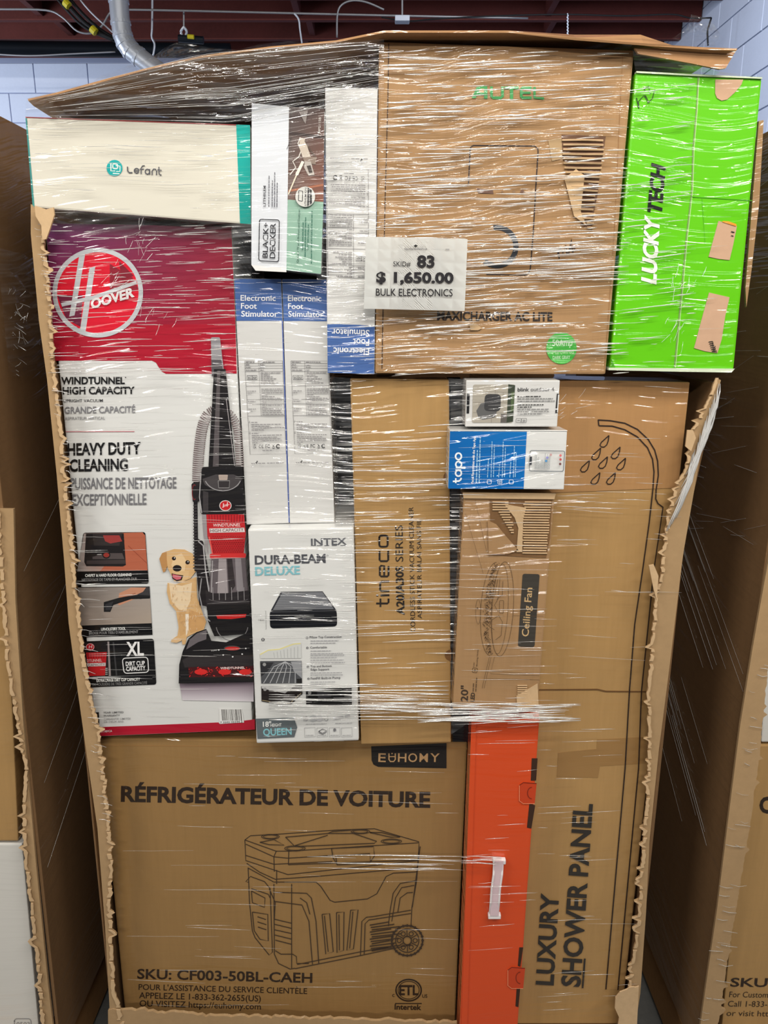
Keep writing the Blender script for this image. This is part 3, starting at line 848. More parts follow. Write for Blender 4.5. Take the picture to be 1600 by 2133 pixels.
# the vacuum cleaner picture
a = Art(.03, crop(100, 880, .3093), 4)
BK = (26, 24, 26); DG = (58, 54, 56); HOSE = (112, 98, 98)
a.grad([(885, 1755), (1385, 1748), (1385, 1880), (905, 1870)], [(120, 104, 116), (120, 104, 116), (216, 210, 216), (216, 210, 216)])
def hosecoils(path, n, wd):
    L = [math.dist(path[i], path[i + 1]) for i in range(len(path) - 1)]; T = sum(L)
    for k in range(n):
        s_ = T * k / (n - 1); i = 0
        while i < len(L) - 1 and s_ > L[i]: s_ -= L[i]; i += 1
        A, B = path[i], path[i + 1]; d = ((B[0] - A[0]) / L[i], (B[1] - A[1]) / L[i]); c = (A[0] + d[0] * s_, A[1] + d[1] * s_)
        nx, ny = -d[1] * wd / 2, d[0] * wd / 2
        a.line([(c[0] + nx - d[0] * 6, c[1] + ny - d[1] * 6), (c[0], c[1]), (c[0] - nx + d[0] * 6, c[1] - ny + d[1] * 6)], 8, HOSE)
        a.line([(c[0] + nx * .8 + d[0] * 3, c[1] + ny * .8 + d[1] * 3), (c[0] - nx * .8 + d[0] * 3, c[1] - ny * .8 + d[1] * 3)], 3, (214, 208, 208))
hosecoils([(1110, -75), (1076, -50), (1052, -10), (1036, 50), (1024, 130), (1016, 210), (1010, 300), (1008, 395)], 36, 74)
hosecoils([(1200, -75), (1236, -45), (1262, 0), (1278, 60), (1284, 130), (1290, 220), (1292, 290)], 26, 56)
a.line([(992, 400), (1000, 1000)], 26, BK)
for k in range(22): a.line([(978, 560 + k * 20), (1004, 556 + k * 20)], 8, (60, 56, 58))
a.rr([(965, 410), (1030, 395), (1040, 520), (975, 540)], 14, (34, 30, 32)); a.arc(985, 470, 14, 50, 60, 300, 5, (120, 40, 44))
a.tr = crop(60, 440, .3125)
a.rr([(1214, 840), (1274, 840), (1300, 1060), (1218, 1060)], 10, (150, 148, 152)); a.poly([(1217, 990), (1284, 990), (1300, 1100), (1220, 1100)], (88, 84, 88))
a.tr = crop(100, 880, .3093)
a.poly([(1118, -360), (1196, -360), (1265, 310), (1080, 310)], BK); a.poly([(1140, -350), (1160, -350), (1150, 300), (1110, 300)], (86, 80, 82)); a.line([(1200, -160), (1258, 300)], 4, (170, 164, 166))
a.rr([(1035, 300), (1312, 290), (1322, 620), (1028, 620)], 20, BK)
a.poly([(1040, 380), (1130, 350), (1250, 350), (1310, 376), (1280, 430), (1200, 456), (1110, 450), (1056, 420)], (70, 66, 68)); a.arc(1178, 360, 125, 100, 20, 160, 6, (150, 148, 150))
a.rr([(1148, 352), (1212, 352), (1208, 388), (1152, 388)], 6, (176, 160, 150)); a.rr([(1146, 392), (1224, 392), (1220, 440), (1150, 440)], 6, (52, 48, 50)); a.line([(1146, 392), (1224, 392), (1220, 440), (1150, 440), (1146, 392)], 4, (150, 148, 148))
a.line([(1030, 340), (1020, 500), (1036, 610)], 6, (170, 168, 170)); a.poly([(1044, 460), (1080, 470), (1080, 610), (1044, 606)], (60, 56, 58))
a.ell(1195, 560, 41, 36, (216, 204, 202)); a.ell(1195, 560, 36, 31, (192, 34, 40)); a.text('H', (1178, 574), (1210, 566), 28, (232, 214, 214), 0, .3); a.line([(1172, 572), (1222, 552)], 3, (232, 214, 214))
a.poly([(1036, 620), (1320, 618), (1332, 752), (1056, 756)], (190, 38, 44))
for k in range(15): a.line([(1046 + k * 19, 622), (1050 + k * 18.5, 672)], 5, (140, 22, 32))
a.poly([(1036, 620), (1066, 620), (1080, 900), (1046, 760)], (150, 144, 146))
a.text('WINDTUNNEL', (1110, 702), (1296, 700), 20, (240, 214, 212), .01, .15); a.poly([(1086, 714), (1322, 708), (1326, 738), (1090, 744)], (216, 204, 202)); a.text('HIGH CAPACITY', (1094, 740), (1318, 732), 21, (92, 60, 60), .004)
a.poly([(1072, 756), (1332, 752), (1318, 885), (1112, 888)], (184, 40, 44))
for j in range(9):
    for k in range(14): a.ell(1112 + k * 15 + (j % 2) * 7, 768 + j * 13, 3.2, 3.2, (120, 20, 28), 6)
a.line([(1086, 770), (1108, 884)], 8, (226, 90, 84))
a.rr([(1088, 884), (1334, 880), (1332, 912), (1092, 918)], 12, (206, 50, 50))
a.poly([(1004, 780), (1044, 800), (1100, 1100), (1080, 1240), (1020, 1230), (1000, 1000)], (32, 28, 30)); a.line([(1012, 800), (1046, 830), (1062, 1000), (1088, 1156)], 9, (170, 168, 170))
a.poly([(1100, 918), (1330, 912), (1358, 1200), (1080, 1210)], (98, 90, 94)); a.poly([(1150, 918), (1200, 918), (1212, 1150), (1140, 1180)], (158, 150, 152)); a.poly([(1206, 918), (1240, 918), (1262, 1100), (1220, 1160)], (52, 46, 48))
a.poly([(1260, 916), (1300, 916), (1320, 1160), (1270, 1130)], (140, 134, 138)); a.line([(1108, 930), (1100, 1160)], 6, (170, 166, 168)); a.line([(1332, 930), (1350, 1190)], 6, (70, 64, 66))
a.poly([(1060, 1130), (1110, 1150), (1200, 1150), (1355, 1130), (1362, 1260), (1070, 1265)], (44, 40, 42))
for k in range(6): a.line([(1110 + k * 42, 1110), (1112 + k * 42, 1196)], 4, (150, 146, 148))
a.poly([(1070, 1230), (1362, 1222), (1370, 1420), (1120, 1440), (1078, 1340)], (24, 22, 24)); a.arc(1215, 1180, 140, 30, 20, 160, 4, (96, 92, 94))
a.poly([(1132, 1298), (1336, 1290), (1330, 1312), (1236, 1324), (1142, 1322)], (196, 40, 38)); a.arc(1240, 1360, 108, 110, 10, 170, 5, (120, 118, 120))
a.line([(1034, 1050), (1020, 1160), (1050, 1300), (1092, 1340)], 7, (150, 148, 150))
a.poly([(1066, 1390), (1000, 1412), (945, 1456), (908, 1540), (884, 1630), (880, 1758), (1385, 1748), (1380, 1400), (1200, 1480), (1100, 1470)], (26, 24, 26))
a.poly([(1070, 1396), (1004, 1420), (955, 1462), (930, 1530), (1010, 1480), (1066, 1460)], (104, 98, 102))
a.poly([(905, 1600), (960, 1570), (1380, 1566), (1384, 1640), (920, 1650)], (48, 44, 46)); a.line([(890, 1700), (1384, 1694)], 4, (70, 66, 68))
a.poly([(944, 1648), (1382, 1640), (1384, 1712), (952, 1716)], (70, 26, 28))
for k in range(60):
    x = r_.uniform(950, 1380); y = r_.uniform(1655, 1705); a.line([(x, y), (x + r_.uniform(-14, 14), y + r_.uniform(-14, 14))], 6, r_.choice(((206, 40, 40), (226, 60, 54), (150, 22, 26))))
for cx_ in (1030, 1190, 1330): a.ell(cx_, 1680, 44, 20, (214, 44, 42), 12)
a.text('WINDTUNNEL', (1160, 1662), (1326, 1658), 14, (232, 210, 206), .03)
a.ell(1240, 1520, 56, 18, (70, 66, 66)); a.ell(1242, 1522, 50, 12, (196, 46, 42)); a.text('LOW', (1100, 1540), (1140, 1538), 9, (200, 200, 200), .02)
for x, y in ((1150, 1532), (1332, 1522), (1180, 1566), (1308, 1560), (1244, 1578)): a.ell(x, y, 6, 5, (220, 220, 220), 8)
a.obj('vacuum_picture', t)
# the puppy picture
a = Art(.03, crop(100, 880, .3093), 9)
FU = (214, 174, 122); FL = (232, 208, 172); FD = (186, 138, 86)
a.poly([(805, 1080), (860, 1090), (1000, 1040), (1005, 1180), (1040, 1280), (1066, 1340), (1050, 1395), (985, 1420), (935, 1445), (925, 1494), (905, 1496), (900, 1460), (870, 1482), (828, 1480), (832, 1462), (872, 1436), (880, 1380), (862, 1270), (820, 1220), (800, 1140)], FU)
a.poly([(815, 1080), (900, 1100), (970, 1080), (960, 1200), (930, 1270), (880, 1260), (830, 1200)], FL)
a.poly([(950, 1260), (1040, 1290), (1062, 1345), (1044, 1392), (960, 1420), (940, 1350)], (204, 158, 104)); a.poly([(880, 1260), (930, 1270), (925, 1420), (890, 1440), (882, 1380)], (206, 164, 112))
a.poly([(925, 1290), (948, 1290), (946, 1400), (930, 1440)], (236, 224, 206)); a.poly([(832, 1464), (872, 1448), (902, 1456), (898, 1470), (868, 1484), (830, 1480)], (222, 186, 140))
a.poly([(800, 868), (768, 880), (750, 918), (762, 965), (776, 1010), (790, 1004), (806, 960), (830, 890)], FD)
a.poly([(965, 880), (1000, 920), (1004, 990), (990, 1010), (970, 960)], FD)
a.poly([(800, 868), (850, 852), (920, 856), (975, 884), (998, 940), (990, 1010), (960, 1050), (900, 1076), (850, 1068), (826, 1020), (806, 980), (800, 920)], FU)
a.poly([(850, 900), (900, 880), (930, 930), (920, 1000), (860, 1010), (830, 960)], (228, 196, 150)); a.poly([(836, 1000), (950, 1000), (944, 1050), (900, 1070), (850, 1064)], (220, 184, 134))
a.ell(870, 982, 30, 22, (28, 22, 22), 20); a.ell(848, 916, 14, 13, (36, 24, 20), 16); a.ell(940, 942, 15, 14, (36, 24, 20), 16); a.ell(852, 912, 4, 4, WHITE, 8); a.ell(943, 938, 4, 4, WHITE, 8)
a.poly([(832, 1016), (870, 1024), (912, 1030), (900, 1062), (868, 1070), (838, 1052)], (44, 24, 24)); a.poly([(838, 1022), (870, 1028), (900, 1036), (892, 1056), (866, 1060), (842, 1046)], (206, 104, 116))
for k in range(110):
    x, y = r_.uniform(830, 1030), r_.uniform(1090, 1400)
    if x > 980 and y < 1200 or x < 870 and y > 1240: continue
    a.line([(x, y), (x + r_.uniform(-6, 4), y + r_.uniform(10, 20))], 2.5, r_.choice((FU, FL, (200, 160, 112))))
a.obj('puppy_picture', t)

# --- airbed carton
qi = [(516, 1102), (737, 1098), (748, 1543), (534, 1549)]
t, o = carton('airbed_carton', qi, 0.0, .20, M_WHITE, 'white airbed carton with a black mattress picture, low centre left', 'box', .004)
a = Art(0.0, crop(480, 1080, .3), 1)
DK = (70, 72, 78); TE = (130, 190, 200)
a.text('INTEX', (560, 187), (808, 180), 46, (96, 98, 104), .02)
for x in (560, 600, 652, 705, 764): a.line([(x, 188), (x + 34, 187)], 4, (96, 98, 104))
a.text('DURA-BEAM', (170, 318), (662, 306), 58, (78, 80, 86), .03); a.text('DELUXE', (172, 396), (484, 386), 56, TE, .03); a.arc(674, 258, 5, 5, 0, 360, 2, DK)
a.text('16in', (196, 710), (234, 709), 11, (110, 110, 110)); a.line([(240, 642), (246, 642), (248, 768), (242, 768)], 2, (130, 130, 130))
for x, y, s in ((226, 840, 12), (532, 828, 8), (534, 898, 8), (538, 1030, 8), (542, 1113, 8)): a.ell(x, y, s, s, (90, 90, 94), 14)
for k, (x, y) in enumerate(((226, 846), (532, 833), (534, 903), (538, 1035), (542, 1118))): a.text('11234'[k], (x - 3, y), (x + 3, y), 9, WHITE, .02)
a.text('Pillow Top Construction', (550, 832), (772, 828), 15, (90, 90, 94), .015); a.text('Comfortable', (554, 903), (670, 900), 14, (90, 90, 94), .015)
a.text('Top and Bottom', (556, 1034), (704, 1030), 14, (90, 90, 94), .015); a.text('Edge Support', (558, 1056), (686, 1053), 14, (90, 90, 94), .015); a.text('FastFill Built-in Pump', (558, 1118), (764, 1112), 15, (90, 90, 94), .015)
for k, (y, x1) in enumerate(((848, 750), (864, 730), (918, 700), (936, 780), (948, 790), (964, 740), (982, 785), (1000, 795), (1070, 774), (1086, 782), (1134, 732), (1150, 660))): a.micro((556, y + 2), (x1, y), 5, (160, 160, 164), k)
a.obj('lettering', t)
a = Art(0.0, crop(480, 1080, .3), 1)
a.rr([(272, 642), (738, 632), (742, 750), (276, 764)], 28, (18, 20, 26)); a.poly([(280, 640), (350, 510), (640, 506), (734, 634)], (48, 50, 56))
a.grad([(360, 516), (640, 512), (718, 628), (296, 634)], [(140, 142, 146), (128, 130, 136), (116, 118, 124), (128, 130, 134)])
for k in range(1, 10):
    v = k / 10; a.line([(360 - 64 * v, 516 + 118 * v), (640 + 78 * v, 512 + 116 * v)], 3, (84, 86, 92))
a.line([(276, 650), (736, 640)], 5, (70, 72, 78)); a.line([(280, 740), (738, 728)], 4, (40, 42, 48)); a.rr([(484, 686), (530, 684), (532, 708), (486, 710)], 6, (40, 42, 48))
a.obj('mattress_picture', t)
a = Art(0.0, crop(480, 1080, .3), 3)
a.poly([(204, 940), (260, 912), (340, 905), (420, 868), (490, 862), (492, 970), (208, 972)], (206, 208, 206)); a.line([(206, 945), (262, 915), (340, 908), (440, 872), (488, 868)], 8, (226, 216, 150))
for k in range(8): a.line([(300 + k * 24, 930 - k * 6), (306 + k * 23, 968)], 3, (170, 172, 172))
a.poly([(206, 990), (494, 988), (498, 1144), (214, 1146)], (80, 82, 86)); a.poly([(206, 1000), (300, 1000), (260, 1060), (212, 1100)], (46, 46, 50))
for k in range(6): a.line([(230 + k * 44, 1144), (300 + k * 30, 1030), (380, 994)], 5, (176, 178, 182))
a.poly([(460, 1114), (496, 1112), (498, 1142), (462, 1144)], (20, 20, 22)); a.poly([(420, 994), (492, 990), (496, 1110), (440, 1060)], (150, 152, 156))
a.poly([(214, 1164), (498, 1160), (500, 1220), (420, 1294), (330, 1290), (216, 1270)], (34, 28, 28)); a.poly([(216, 1160), (450, 1160), (380, 1214), (218, 1180)], (190, 190, 190)); a.line([(220, 1262), (330, 1282), (412, 1284), (492, 1212)], 3, (190, 170, 130))
a.poly([(524, 1186), (842, 1174), (844, 1296), (526, 1302)], (16, 16, 18)); a.poly([(600, 1206), (640, 1190), (690, 1200), (700, 1240), (610, 1250)], (48, 48, 52)); a.ell(550, 1211, 12, 12, (150, 150, 150), 14)
for x, y in ((236, 1014), (240, 1186)): a.ell(x, y, 12, 12, (150, 150, 150), 14)
a.obj('detail_pictures', t)
a = Art(0.0, crop(480, 1080, .3), 3)
a.poly([(176, 1390), (440, 1382), (464, 1450), (444, 1518), (188, 1530)], (96, 104, 108))
a.text('18"', (226, 1446), (284, 1444), 34, WHITE, .02); a.text('HEIGHT', (278, 1446), (356, 1442), 20, WHITE, .015); a.text('QUEEN', (228, 1508), (426, 1500), 46, TE, .025)
for k, x in enumerate((514, 600, 686, 770)):
    a.line([(x, 1454), (x + 74, 1450), (x + 76, 1514), (x + 2, 1518), (x, 1454)], 2.5, (150, 150, 152)); a.micro((x + 8, 1506), (x + 66, 1504), 4, (160, 160, 162), k)
a.line([(612, 1478), (640, 1462), (668, 1474), (640, 1492), (612, 1478)], 5, (90, 90, 94)); a.line([(612, 1486), (640, 1500), (668, 1482)], 4, (90, 90, 94)); a.ell(724, 1468, 10, 12, (120, 120, 124), 12)
a.text('IS', (510, 1408), (536, 1407), 34, (150, 150, 152)); a.ell(574, 1388, 28, 22, (184, 186, 188), 18); a.ell(620, 1388, 24, 20, (200, 200, 202), 18); a.text('U', (654, 1408), (680, 1406), 30, (140, 140, 142)); a.micro((724, 1390), (830, 1366), 16, (176, 176, 178), 3)
a.micro((524, 1428), (670, 1424), 4, (160, 160, 162), 9); a.micro((728, 1422), (846, 1420), 4, (160, 160, 162), 11)
a.obj('size_badge', t, label='grey size badge and small icons')

# --- tall kraft stick-vacuum carton
qt = [(729, 788), (936, 791), (940, 1547), (752, 1551)]
t, o = carton('stick_vacuum_carton', qt, .02, .15, M_KRAFT, 'tall slim brown carton with rotated black lettering, centre of the stack', 'box')
a = Art(.02, crop(480, 1080, .3), 1)
C_ = (44, 38, 34)
# drawn word, rounded geometric letters, reading upwards
a.line([(1012, 590), (1090, 590), (1098, 582), (1098, 556)], 13, C_); a.line([(1042, 614), (1042, 556)], 12, C_)
a.line([(1042, 534), (1104, 532)], 13, C_); a.ell(1020, 534, 8, 8, C_, 12)
a.line([(1104, 504), (1048, 504), (1040, 496), (1040, 446), (1048, 438), (1104, 436)], 13, C_)
a.line([(1098, 330), (1098, 394), (1090, 402), (1046, 402), (1038, 394), (1038, 336), (1046, 328), (1068, 328), (1068, 398)], 13, C_)
a.line([(1096, 224), (1096, 288), (1088, 296), (1044, 296), (1036, 288), (1036, 226)], 13, C_)
a.rr([(1034, 118), (1092, 118), (1092, 196), (1034, 196)], 18, C_, 13)
a.text('A20/A30S', (1208, 670), (1200, 330), 52, C_, .03); a.text('SERIES', (1200, 300), (1196, 46), 52, C_, 0)
a.text('CORDLESS STICK VACUUM CLEANER', (1284, 788), (1270, -80), 32, C_, .0); a.text('ASPIRATEUR BALAI SANS FIL', (1330, 694), (1324, 4), 30, C_, 0)
a.obj('lettering', t)
a = Art(.02, (0, 0, 1), 2)
for x, y in ((937, 994), (940, 1365)):
    a.poly([(x + 8 * math.cos(t_ / 8 * math.pi + math.pi / 2) * 1.7, y - 12 * math.sin(t_ / 8 * math.pi + math.pi / 2)) for t_ in range(9)], (120, 84, 50))
a.obj('finger_notch', t, m=M_PRINT_K)

# --- tall EV charger carton
qa = [(789, 86), (1322, 104), (1262, 780), (781, 778)]
t, o = carton('charger_carton', qa, 0.0, .34, M_KRAFT_L, 'large brown carton with green lettering and a round green sticker, top centre', 'box', .004)
a = Art(0.0, crop(760, 80, .3375), 1)
a.line([(148, 30), (142, 400), (128, 900), (116, 1400), (106, 2040)], 5, (60, 40, 30)); a.line([(1592, 100), (1540, 1200), (1480, 2040)], 3, (150, 108, 66))
K2 = (56, 46, 44)
a.line([(640, 900), (650, 690), (656, 668), (672, 660), (1050, 664), (1068, 680), (1070, 700), (1058, 880), (1040, 1200), (1022, 1420), (1010, 1452), (990, 1460), (750, 1456)], 7, K2)
a.arc(815, 1285, 118, 118, -100, 130, 32, (52, 56, 62), n=32)
a.poly([(690, 925), (790, 935), (795, 960), (700, 955)], (110, 84, 72)); a.ell(920, 946, 10, 10, (150, 120, 90), 10); a.ell(848, 946, 7, 7, (150, 120, 90), 10); a.ell(972, 948, 12, 14, (120, 90, 76), 12)
a.obj('charger_drawing', t, m=M_PRINT_K)
a = Art(0.0, crop(760, 80, .3375), 2)
GR = (64, 150, 84)
lw = 17
a.poly([(660, 368), (690, 300), (724, 294), (756, 294), (758, 372), (736, 372), (736, 350), (694, 350), (684, 370)], GR); a.poly([(702, 334), (716, 310), (736, 310), (736, 334)], (196, 152, 102))
a.line([(782, 296), (782, 358), (792, 366), (840, 366), (850, 358), (850, 296)], lw, GR)
a.line([(862, 304), (950, 304)], lw, GR); a.line([(906, 304), (906, 374)], lw + 3, GR)
a.line([(1030, 304), (972, 304), (966, 312), (966, 360), (972, 366), (1030, 366)], lw, GR); a.line([(966, 335), (1024, 335)], lw - 3, GR)
a.line([(1048, 300), (1048, 366), (1106, 370)], lw, GR)
a.obj('green_lettering', t, label='green brand lettering')
a = Art(0.0, crop(760, 80, .3375), 2)
a.text('MAXICHARGER AC LITE', (446, 1738), (1158, 1744), 52, (48, 42, 40), .03)
a.line([(1196, 1300), (1200, 1360)], 7, K2); a.line([(1190, 1330), (1210, 1290), (1222, 1326), (1240, 1276), (1250, 1334)], 9, K2); a.line([(1258, 1330), (1276, 1240), (1284, 1320), (1262, 1300), (1300, 1290), (1284, 1320)], 8, K2)
a.obj('lettering', t, m=M_PRINT_K)
a = Art(0.0, crop(760, 80, .3375), 3)
a.ell(1214, 1912, 94, 98, (76, 178, 72), 40)
a.text('50Amp', (1158, 1898), (1282, 1896), 38, (196, 228, 190), .02); a.text('Hardwired', (1160, 1950), (1290, 1946), 26, (170, 214, 160), .01); a.text('DARK GRAY', (1160, 1980), (1268, 1978), 20, (196, 228, 190), .02)
a.obj('round_sticker', t, label='round green sticker')
# torn corrugations on its face
sp_ = [(1170, 280), (1262, 284), (1258, 312), (1250, 350), (1246, 400), (1238, 440), (1232, 475), (1210, 470), (1206, 400), (1196, 372), (1184, 356), (1172, 326)]
new_obj('torn_patch', prism([(x, y) for x, y in sp_], -.0012, .001), mat('torn_hollow', (112, 84, 66), .95, .5, grain=.2), t)
bm = bmesh.new()
for k in range(20):
    y = 292 + k * 9.6; v = (y - 280) / 195
    xa = 1172 + (38 * max(0, v - .25) / .75) + random.uniform(-2, 4) + (24 * max(0, v - .5)); xb = 1262 - 28 * v + random.uniform(-5, 2)
    if xb - xa > 6: tube([P(xa, y, -.0025), P((xa + xb) / 2, y + random.uniform(-1, 1), -.003), P(xb, y + 1, -.0025)], .0016, bm, 5)
tag(new_obj('corrugation', bm, M_TORN, t), kind='stuff')
new_obj('torn_liner', prism([(1176, 372), (1200, 352), (1218, 366), (1210, 440), (1222, 470), (1196, 450)], -.0035, .0012), M_TORN, t)
new_obj('torn_liner', prism([(978, 676), (990, 672), (1004, 684), (996, 688), (980, 688)], -.003, .0015), M_TORN, t)
new_obj('packing_tape', prism([(1142, 292), (1170, 286), (1172, 330), (1150, 336)], -.001, .0006), mat('tan_tape', (176, 148, 110), .3, .8), t)

# --- green carton, top right
LG_ = (96, 196, 14)
M_GREEN = mat('lime_card', (98, 196, 18), .4, 1.1)
ql = [(1324, 150), (1588, 163), (1529, 770), (1271, 767)]
t, o = carton('green_carton', ql, -.003, .26, M_GREEN, 'bright lime green carton with white and black lettering, top right', 'box', .004)
new_obj('lid_edge', prism([(1326, 148), (1456, 155), (1588, 161), (1588, 164), (1456, 158.5), (1326, 151.5)], -.006, .01), mat('pale_edge', (206, 218, 190), .5, 1), t)
new_obj('lid_edge', prism([(1268, 766), (1402, 767), (1531, 768), (1524, 776), (1400, 774), (1268, 771)], -.006, .03), mat('pale_edge', (206, 218, 190), .5, 1), t)
new_obj('back_board', prism([(1581, 252), (1591, 250), (1582, 420), (1566, 560), (1555, 640), (1553, 600)], .012, .006), M_KRAFT_L, t)
a = Art(-.003, crop(1200, 100, .3282), 1)
a.line([(775, 186), (765, 380), (742, 640), (735, 900), (700, 1200), (668, 1560), (624, 2028)], 6, (128, 150, 96)); a.line([(782, 186), (770, 400), (750, 640), (742, 900), (708, 1200), (676, 1560), (632, 2028)], 4, (190, 226, 150))
a.line([(735, 945), (1118, 968)], 5, (70, 156, 20)); a.line([(800, 950), (820, 1240)], 3, (84, 176, 24))
a.poly([(222, 1968), (250, 2030), (224, 2030)], (70, 150, 18))
a.obj('panel_seam', t)
a = Art(-.003, crop(1200, 100, .3282), 2)
WW = (236, 240, 230); BB = (24, 28, 24)
a.text('LUCKY', (505, 1500), (528, 1082), 88, WW, .04, .22); a.text('TECH', (540, 1064), (566, 754), 84, BB, .04, .22)
a.line([(384, 316), (400, 384), (396, 340), (432, 300), (466, 352), (440, 300)], 6, (40, 60, 30)); a.line([(436, 250), (462, 240), (470, 290), (500, 262), (486, 320), (452, 350)], 5, (40, 60, 30)); a.line([(430, 250), (440, 272)], 5, (40, 60, 30))
a.obj('lettering', t)
for pts, c_ in (([(885, 200), (1062, 200), (1050, 232), (1010, 280), (960, 326), (925, 334), (896, 318), (884, 290), (884, 240)], None),
                ([(905, 1097), (1022, 1130), (998, 1250), (975, 1346), (902, 1338), (842, 1325)], 1), ([(845, 1552), (975, 1582), (948, 1700), (925, 1850), (898, 1936), (820, 1925), (750, 1905), (790, 1750)], 2)):
    q_ = [(1200 + x * .3282, 100 + y * .3282) for x, y in pts]
    new_obj('bare_patch', prism(q_, -.0042, .001), mat('bare_board', (196, 160, 132), .9, .5, grain=.08), t)
a = Art(-.0045, crop(1200, 100, .3282), 1)
a.poly([(930, 1098), (970, 1100), (1018, 1118), (1018, 1132), (930, 1104)], (240, 150, 50)); a.line([(985, 1165), (1006, 1170)], 6, BB); a.line([(985, 1190), (1000, 1194)], 5, BB)
for k in range(6): a.line([(842 + k * 4, 1866 + k * 12), (868 + k * 5, 1862 + k * 12)], 5, BB)
a.line([(868, 1862), (874, 1930)], 4, BB); a.line([(884, 1890), (880, 1930), (896, 1930)], 4, BB)
a.obj('patch_print', t)

# --- two small camera cartons
t, o = carton('camera_carton', [(971, 792), (1167, 792), (1161, 889), (969, 889)], -.03, .062, M_GREYW, 'small white carton with a grey security camera picture, on the blue and white carton', 'box', .002)
a = Art(-.03, crop(900, 780, .375), 1)
a.rr([(228, 56), (462, 56), (448, 268), (222, 268)], 12, (168, 162, 150))
for y in (96, 154, 212): a.line([(228, y), (420, y + 3)], 3, (140, 134, 124))
for x, y in ((352, 56), (300, 98), (396, 98), (262, 156), (384, 214), (330, 214)): a.line([(x, y), (x, y + 54)], 3, (140, 134, 124))
a.poly([(424, 54), (462, 60), (450, 262), (414, 268)], (58, 66, 54)); a.poly([(440, 100), (458, 96), (452, 200), (436, 210)], (84, 100, 70)); a.poly([(384, 220), (418, 220), (414, 268), (380, 268)], (96, 92, 88))
a.poly([(246, 202), (272, 160), (320, 152), (362, 200), (350, 238), (282, 252), (258, 240)], (96, 96, 96))
a.rr([(294, 108), (384, 110), (380, 206), (288, 204)], 26, (62, 62, 64)); a.ell(336, 128, 4, 4, (30, 30, 32), 8)
a.poly([(194, 106), (210, 108), (206, 216), (192, 216)], (30, 30, 32)); a.poly([(694, 106), (706, 108), (697, 214), (685, 214)], (40, 40, 42)); a.poly([(700, 112), (708, 112), (700, 210), (694, 210)], (210, 210, 208))
a.text('blink', (476, 94), (540, 93), 20, (50, 50, 54), .015); a.text('outdoor 4', (548, 93), (680, 91), 20, (60, 60, 64), .0)
for k, (y, x1, c_) in enumerate(((122, 604, 60), (134, 672, 130), (147, 682, 130), (168, 620, 60), (181, 554, 60), (193, 652, 130), (206, 650, 130), (219, 612, 130))): a.micro((474, y + 1), (x1, y), 5, (c_, c_, c_), k)
a.rr([(468, 244), (496, 244), (494, 266), (466, 266)], 3, (120, 120, 120), 2.5); a.rr([(498, 244), (526, 244), (524, 266), (496, 266)], 3, (120, 120, 120), 2.5); a.line([(474, 255), (488, 255)], 3, (110, 110, 110)); a.ell(511, 256, 8, 5, (150, 150, 150), 12)
a.obj('print', t, label='camera picture and lettering')

t, o = carton('blue_carton', [(937, 897), (1182, 898), (1175, 1020), (933, 1018)], -.04, .058, M_WHITE, 'blue and white carton with sideways lettering, under the small camera carton', 'box', .002)
new_obj('lid_flap', hexa([P(938, 893, .018), P(1166, 890, .018), P(1182, 898, -.041), P(937, 897, -.041), P(938, 892, .019), P(1166, 889, .019), P(1182, 896.5, -.040), P(937, 895.5, -.040)]), M_WHITE, t)
a = Art(-.04, crop(900, 780, .375), 1)
a.grad([(100, 316), (527, 318), (509, 636), (90, 634)], [(8, 96, 168), (12, 112, 188), (0, 104, 184), (0, 98, 172)])
a.obj('blue_panel', t, label='blue half of the face')
a = Art(-.04, crop(900, 780, .375), 3)
W2 = (232, 240, 246)
a.arc(147, 455, 16, 18, 0, 360, 9, W2); a.arc(148, 500, 16, 17, 0, 360, 9, W2); a.line([(132, 517), (186, 517)], 9, W2); a.arc(147, 548, 16, 17, 0, 360, 9, W2); a.line([(130, 531), (162, 531)], 8, W2)
a.line([(116, 594), (150, 592), (160, 584), (162, 574)], 9, W2); a.line([(132, 604), (132, 576)], 8, W2)
a.text('Facial Recognition with the Tapo App', (230, 606), (242, 346), 13, W2, .02)
for x, y0, y1 in ((250, 604, 420), (266, 604, 350), (312, 572, 470), (332, 572, 372), (345, 570, 390), (374, 572, 494), (394, 572, 374), (406, 570, 404), (436, 572, 486), (456, 572, 396), (466, 570, 430)): a.micro((x - 4, y0), (x + 2, y1), 4.5 if x > 300 else 6, (150, 196, 226), x)
for x in (318, 377, 440): a.rr([(x - 11, 586), (x + 11, 586), (x + 11, 608), (x - 11, 608)], 4, W2, 2.6)
a.line([(366, 597), (388, 597)], 2.4, W2); a.line([(377, 587), (377, 607)], 2.4, W2)
a.rr([(546, 422), (738, 426), (730, 538), (540, 536)], 10, (96, 104, 112), 3.5); a.rr([(544, 456), (556, 456), (554, 502), (542, 502)], 3, (60, 64, 70))
for k in range(14): a.micro((572 + k * 6.2, 526), (574 + k * 6.2, 436 + r_.uniform(0, 60)), 2.6, (150, 156, 160), k + 30)
for x, y, c_ in ((640, 462, (150, 150, 210)), (660, 446, (200, 160, 160)), (634, 480, (90, 150, 200)), (714, 450, (220, 120, 120)), (714, 472, (200, 90, 90)), (712, 497, (120, 80, 80))): a.ell(x, y, 7, 7, c_, 12)
a.obj('lettering', t)

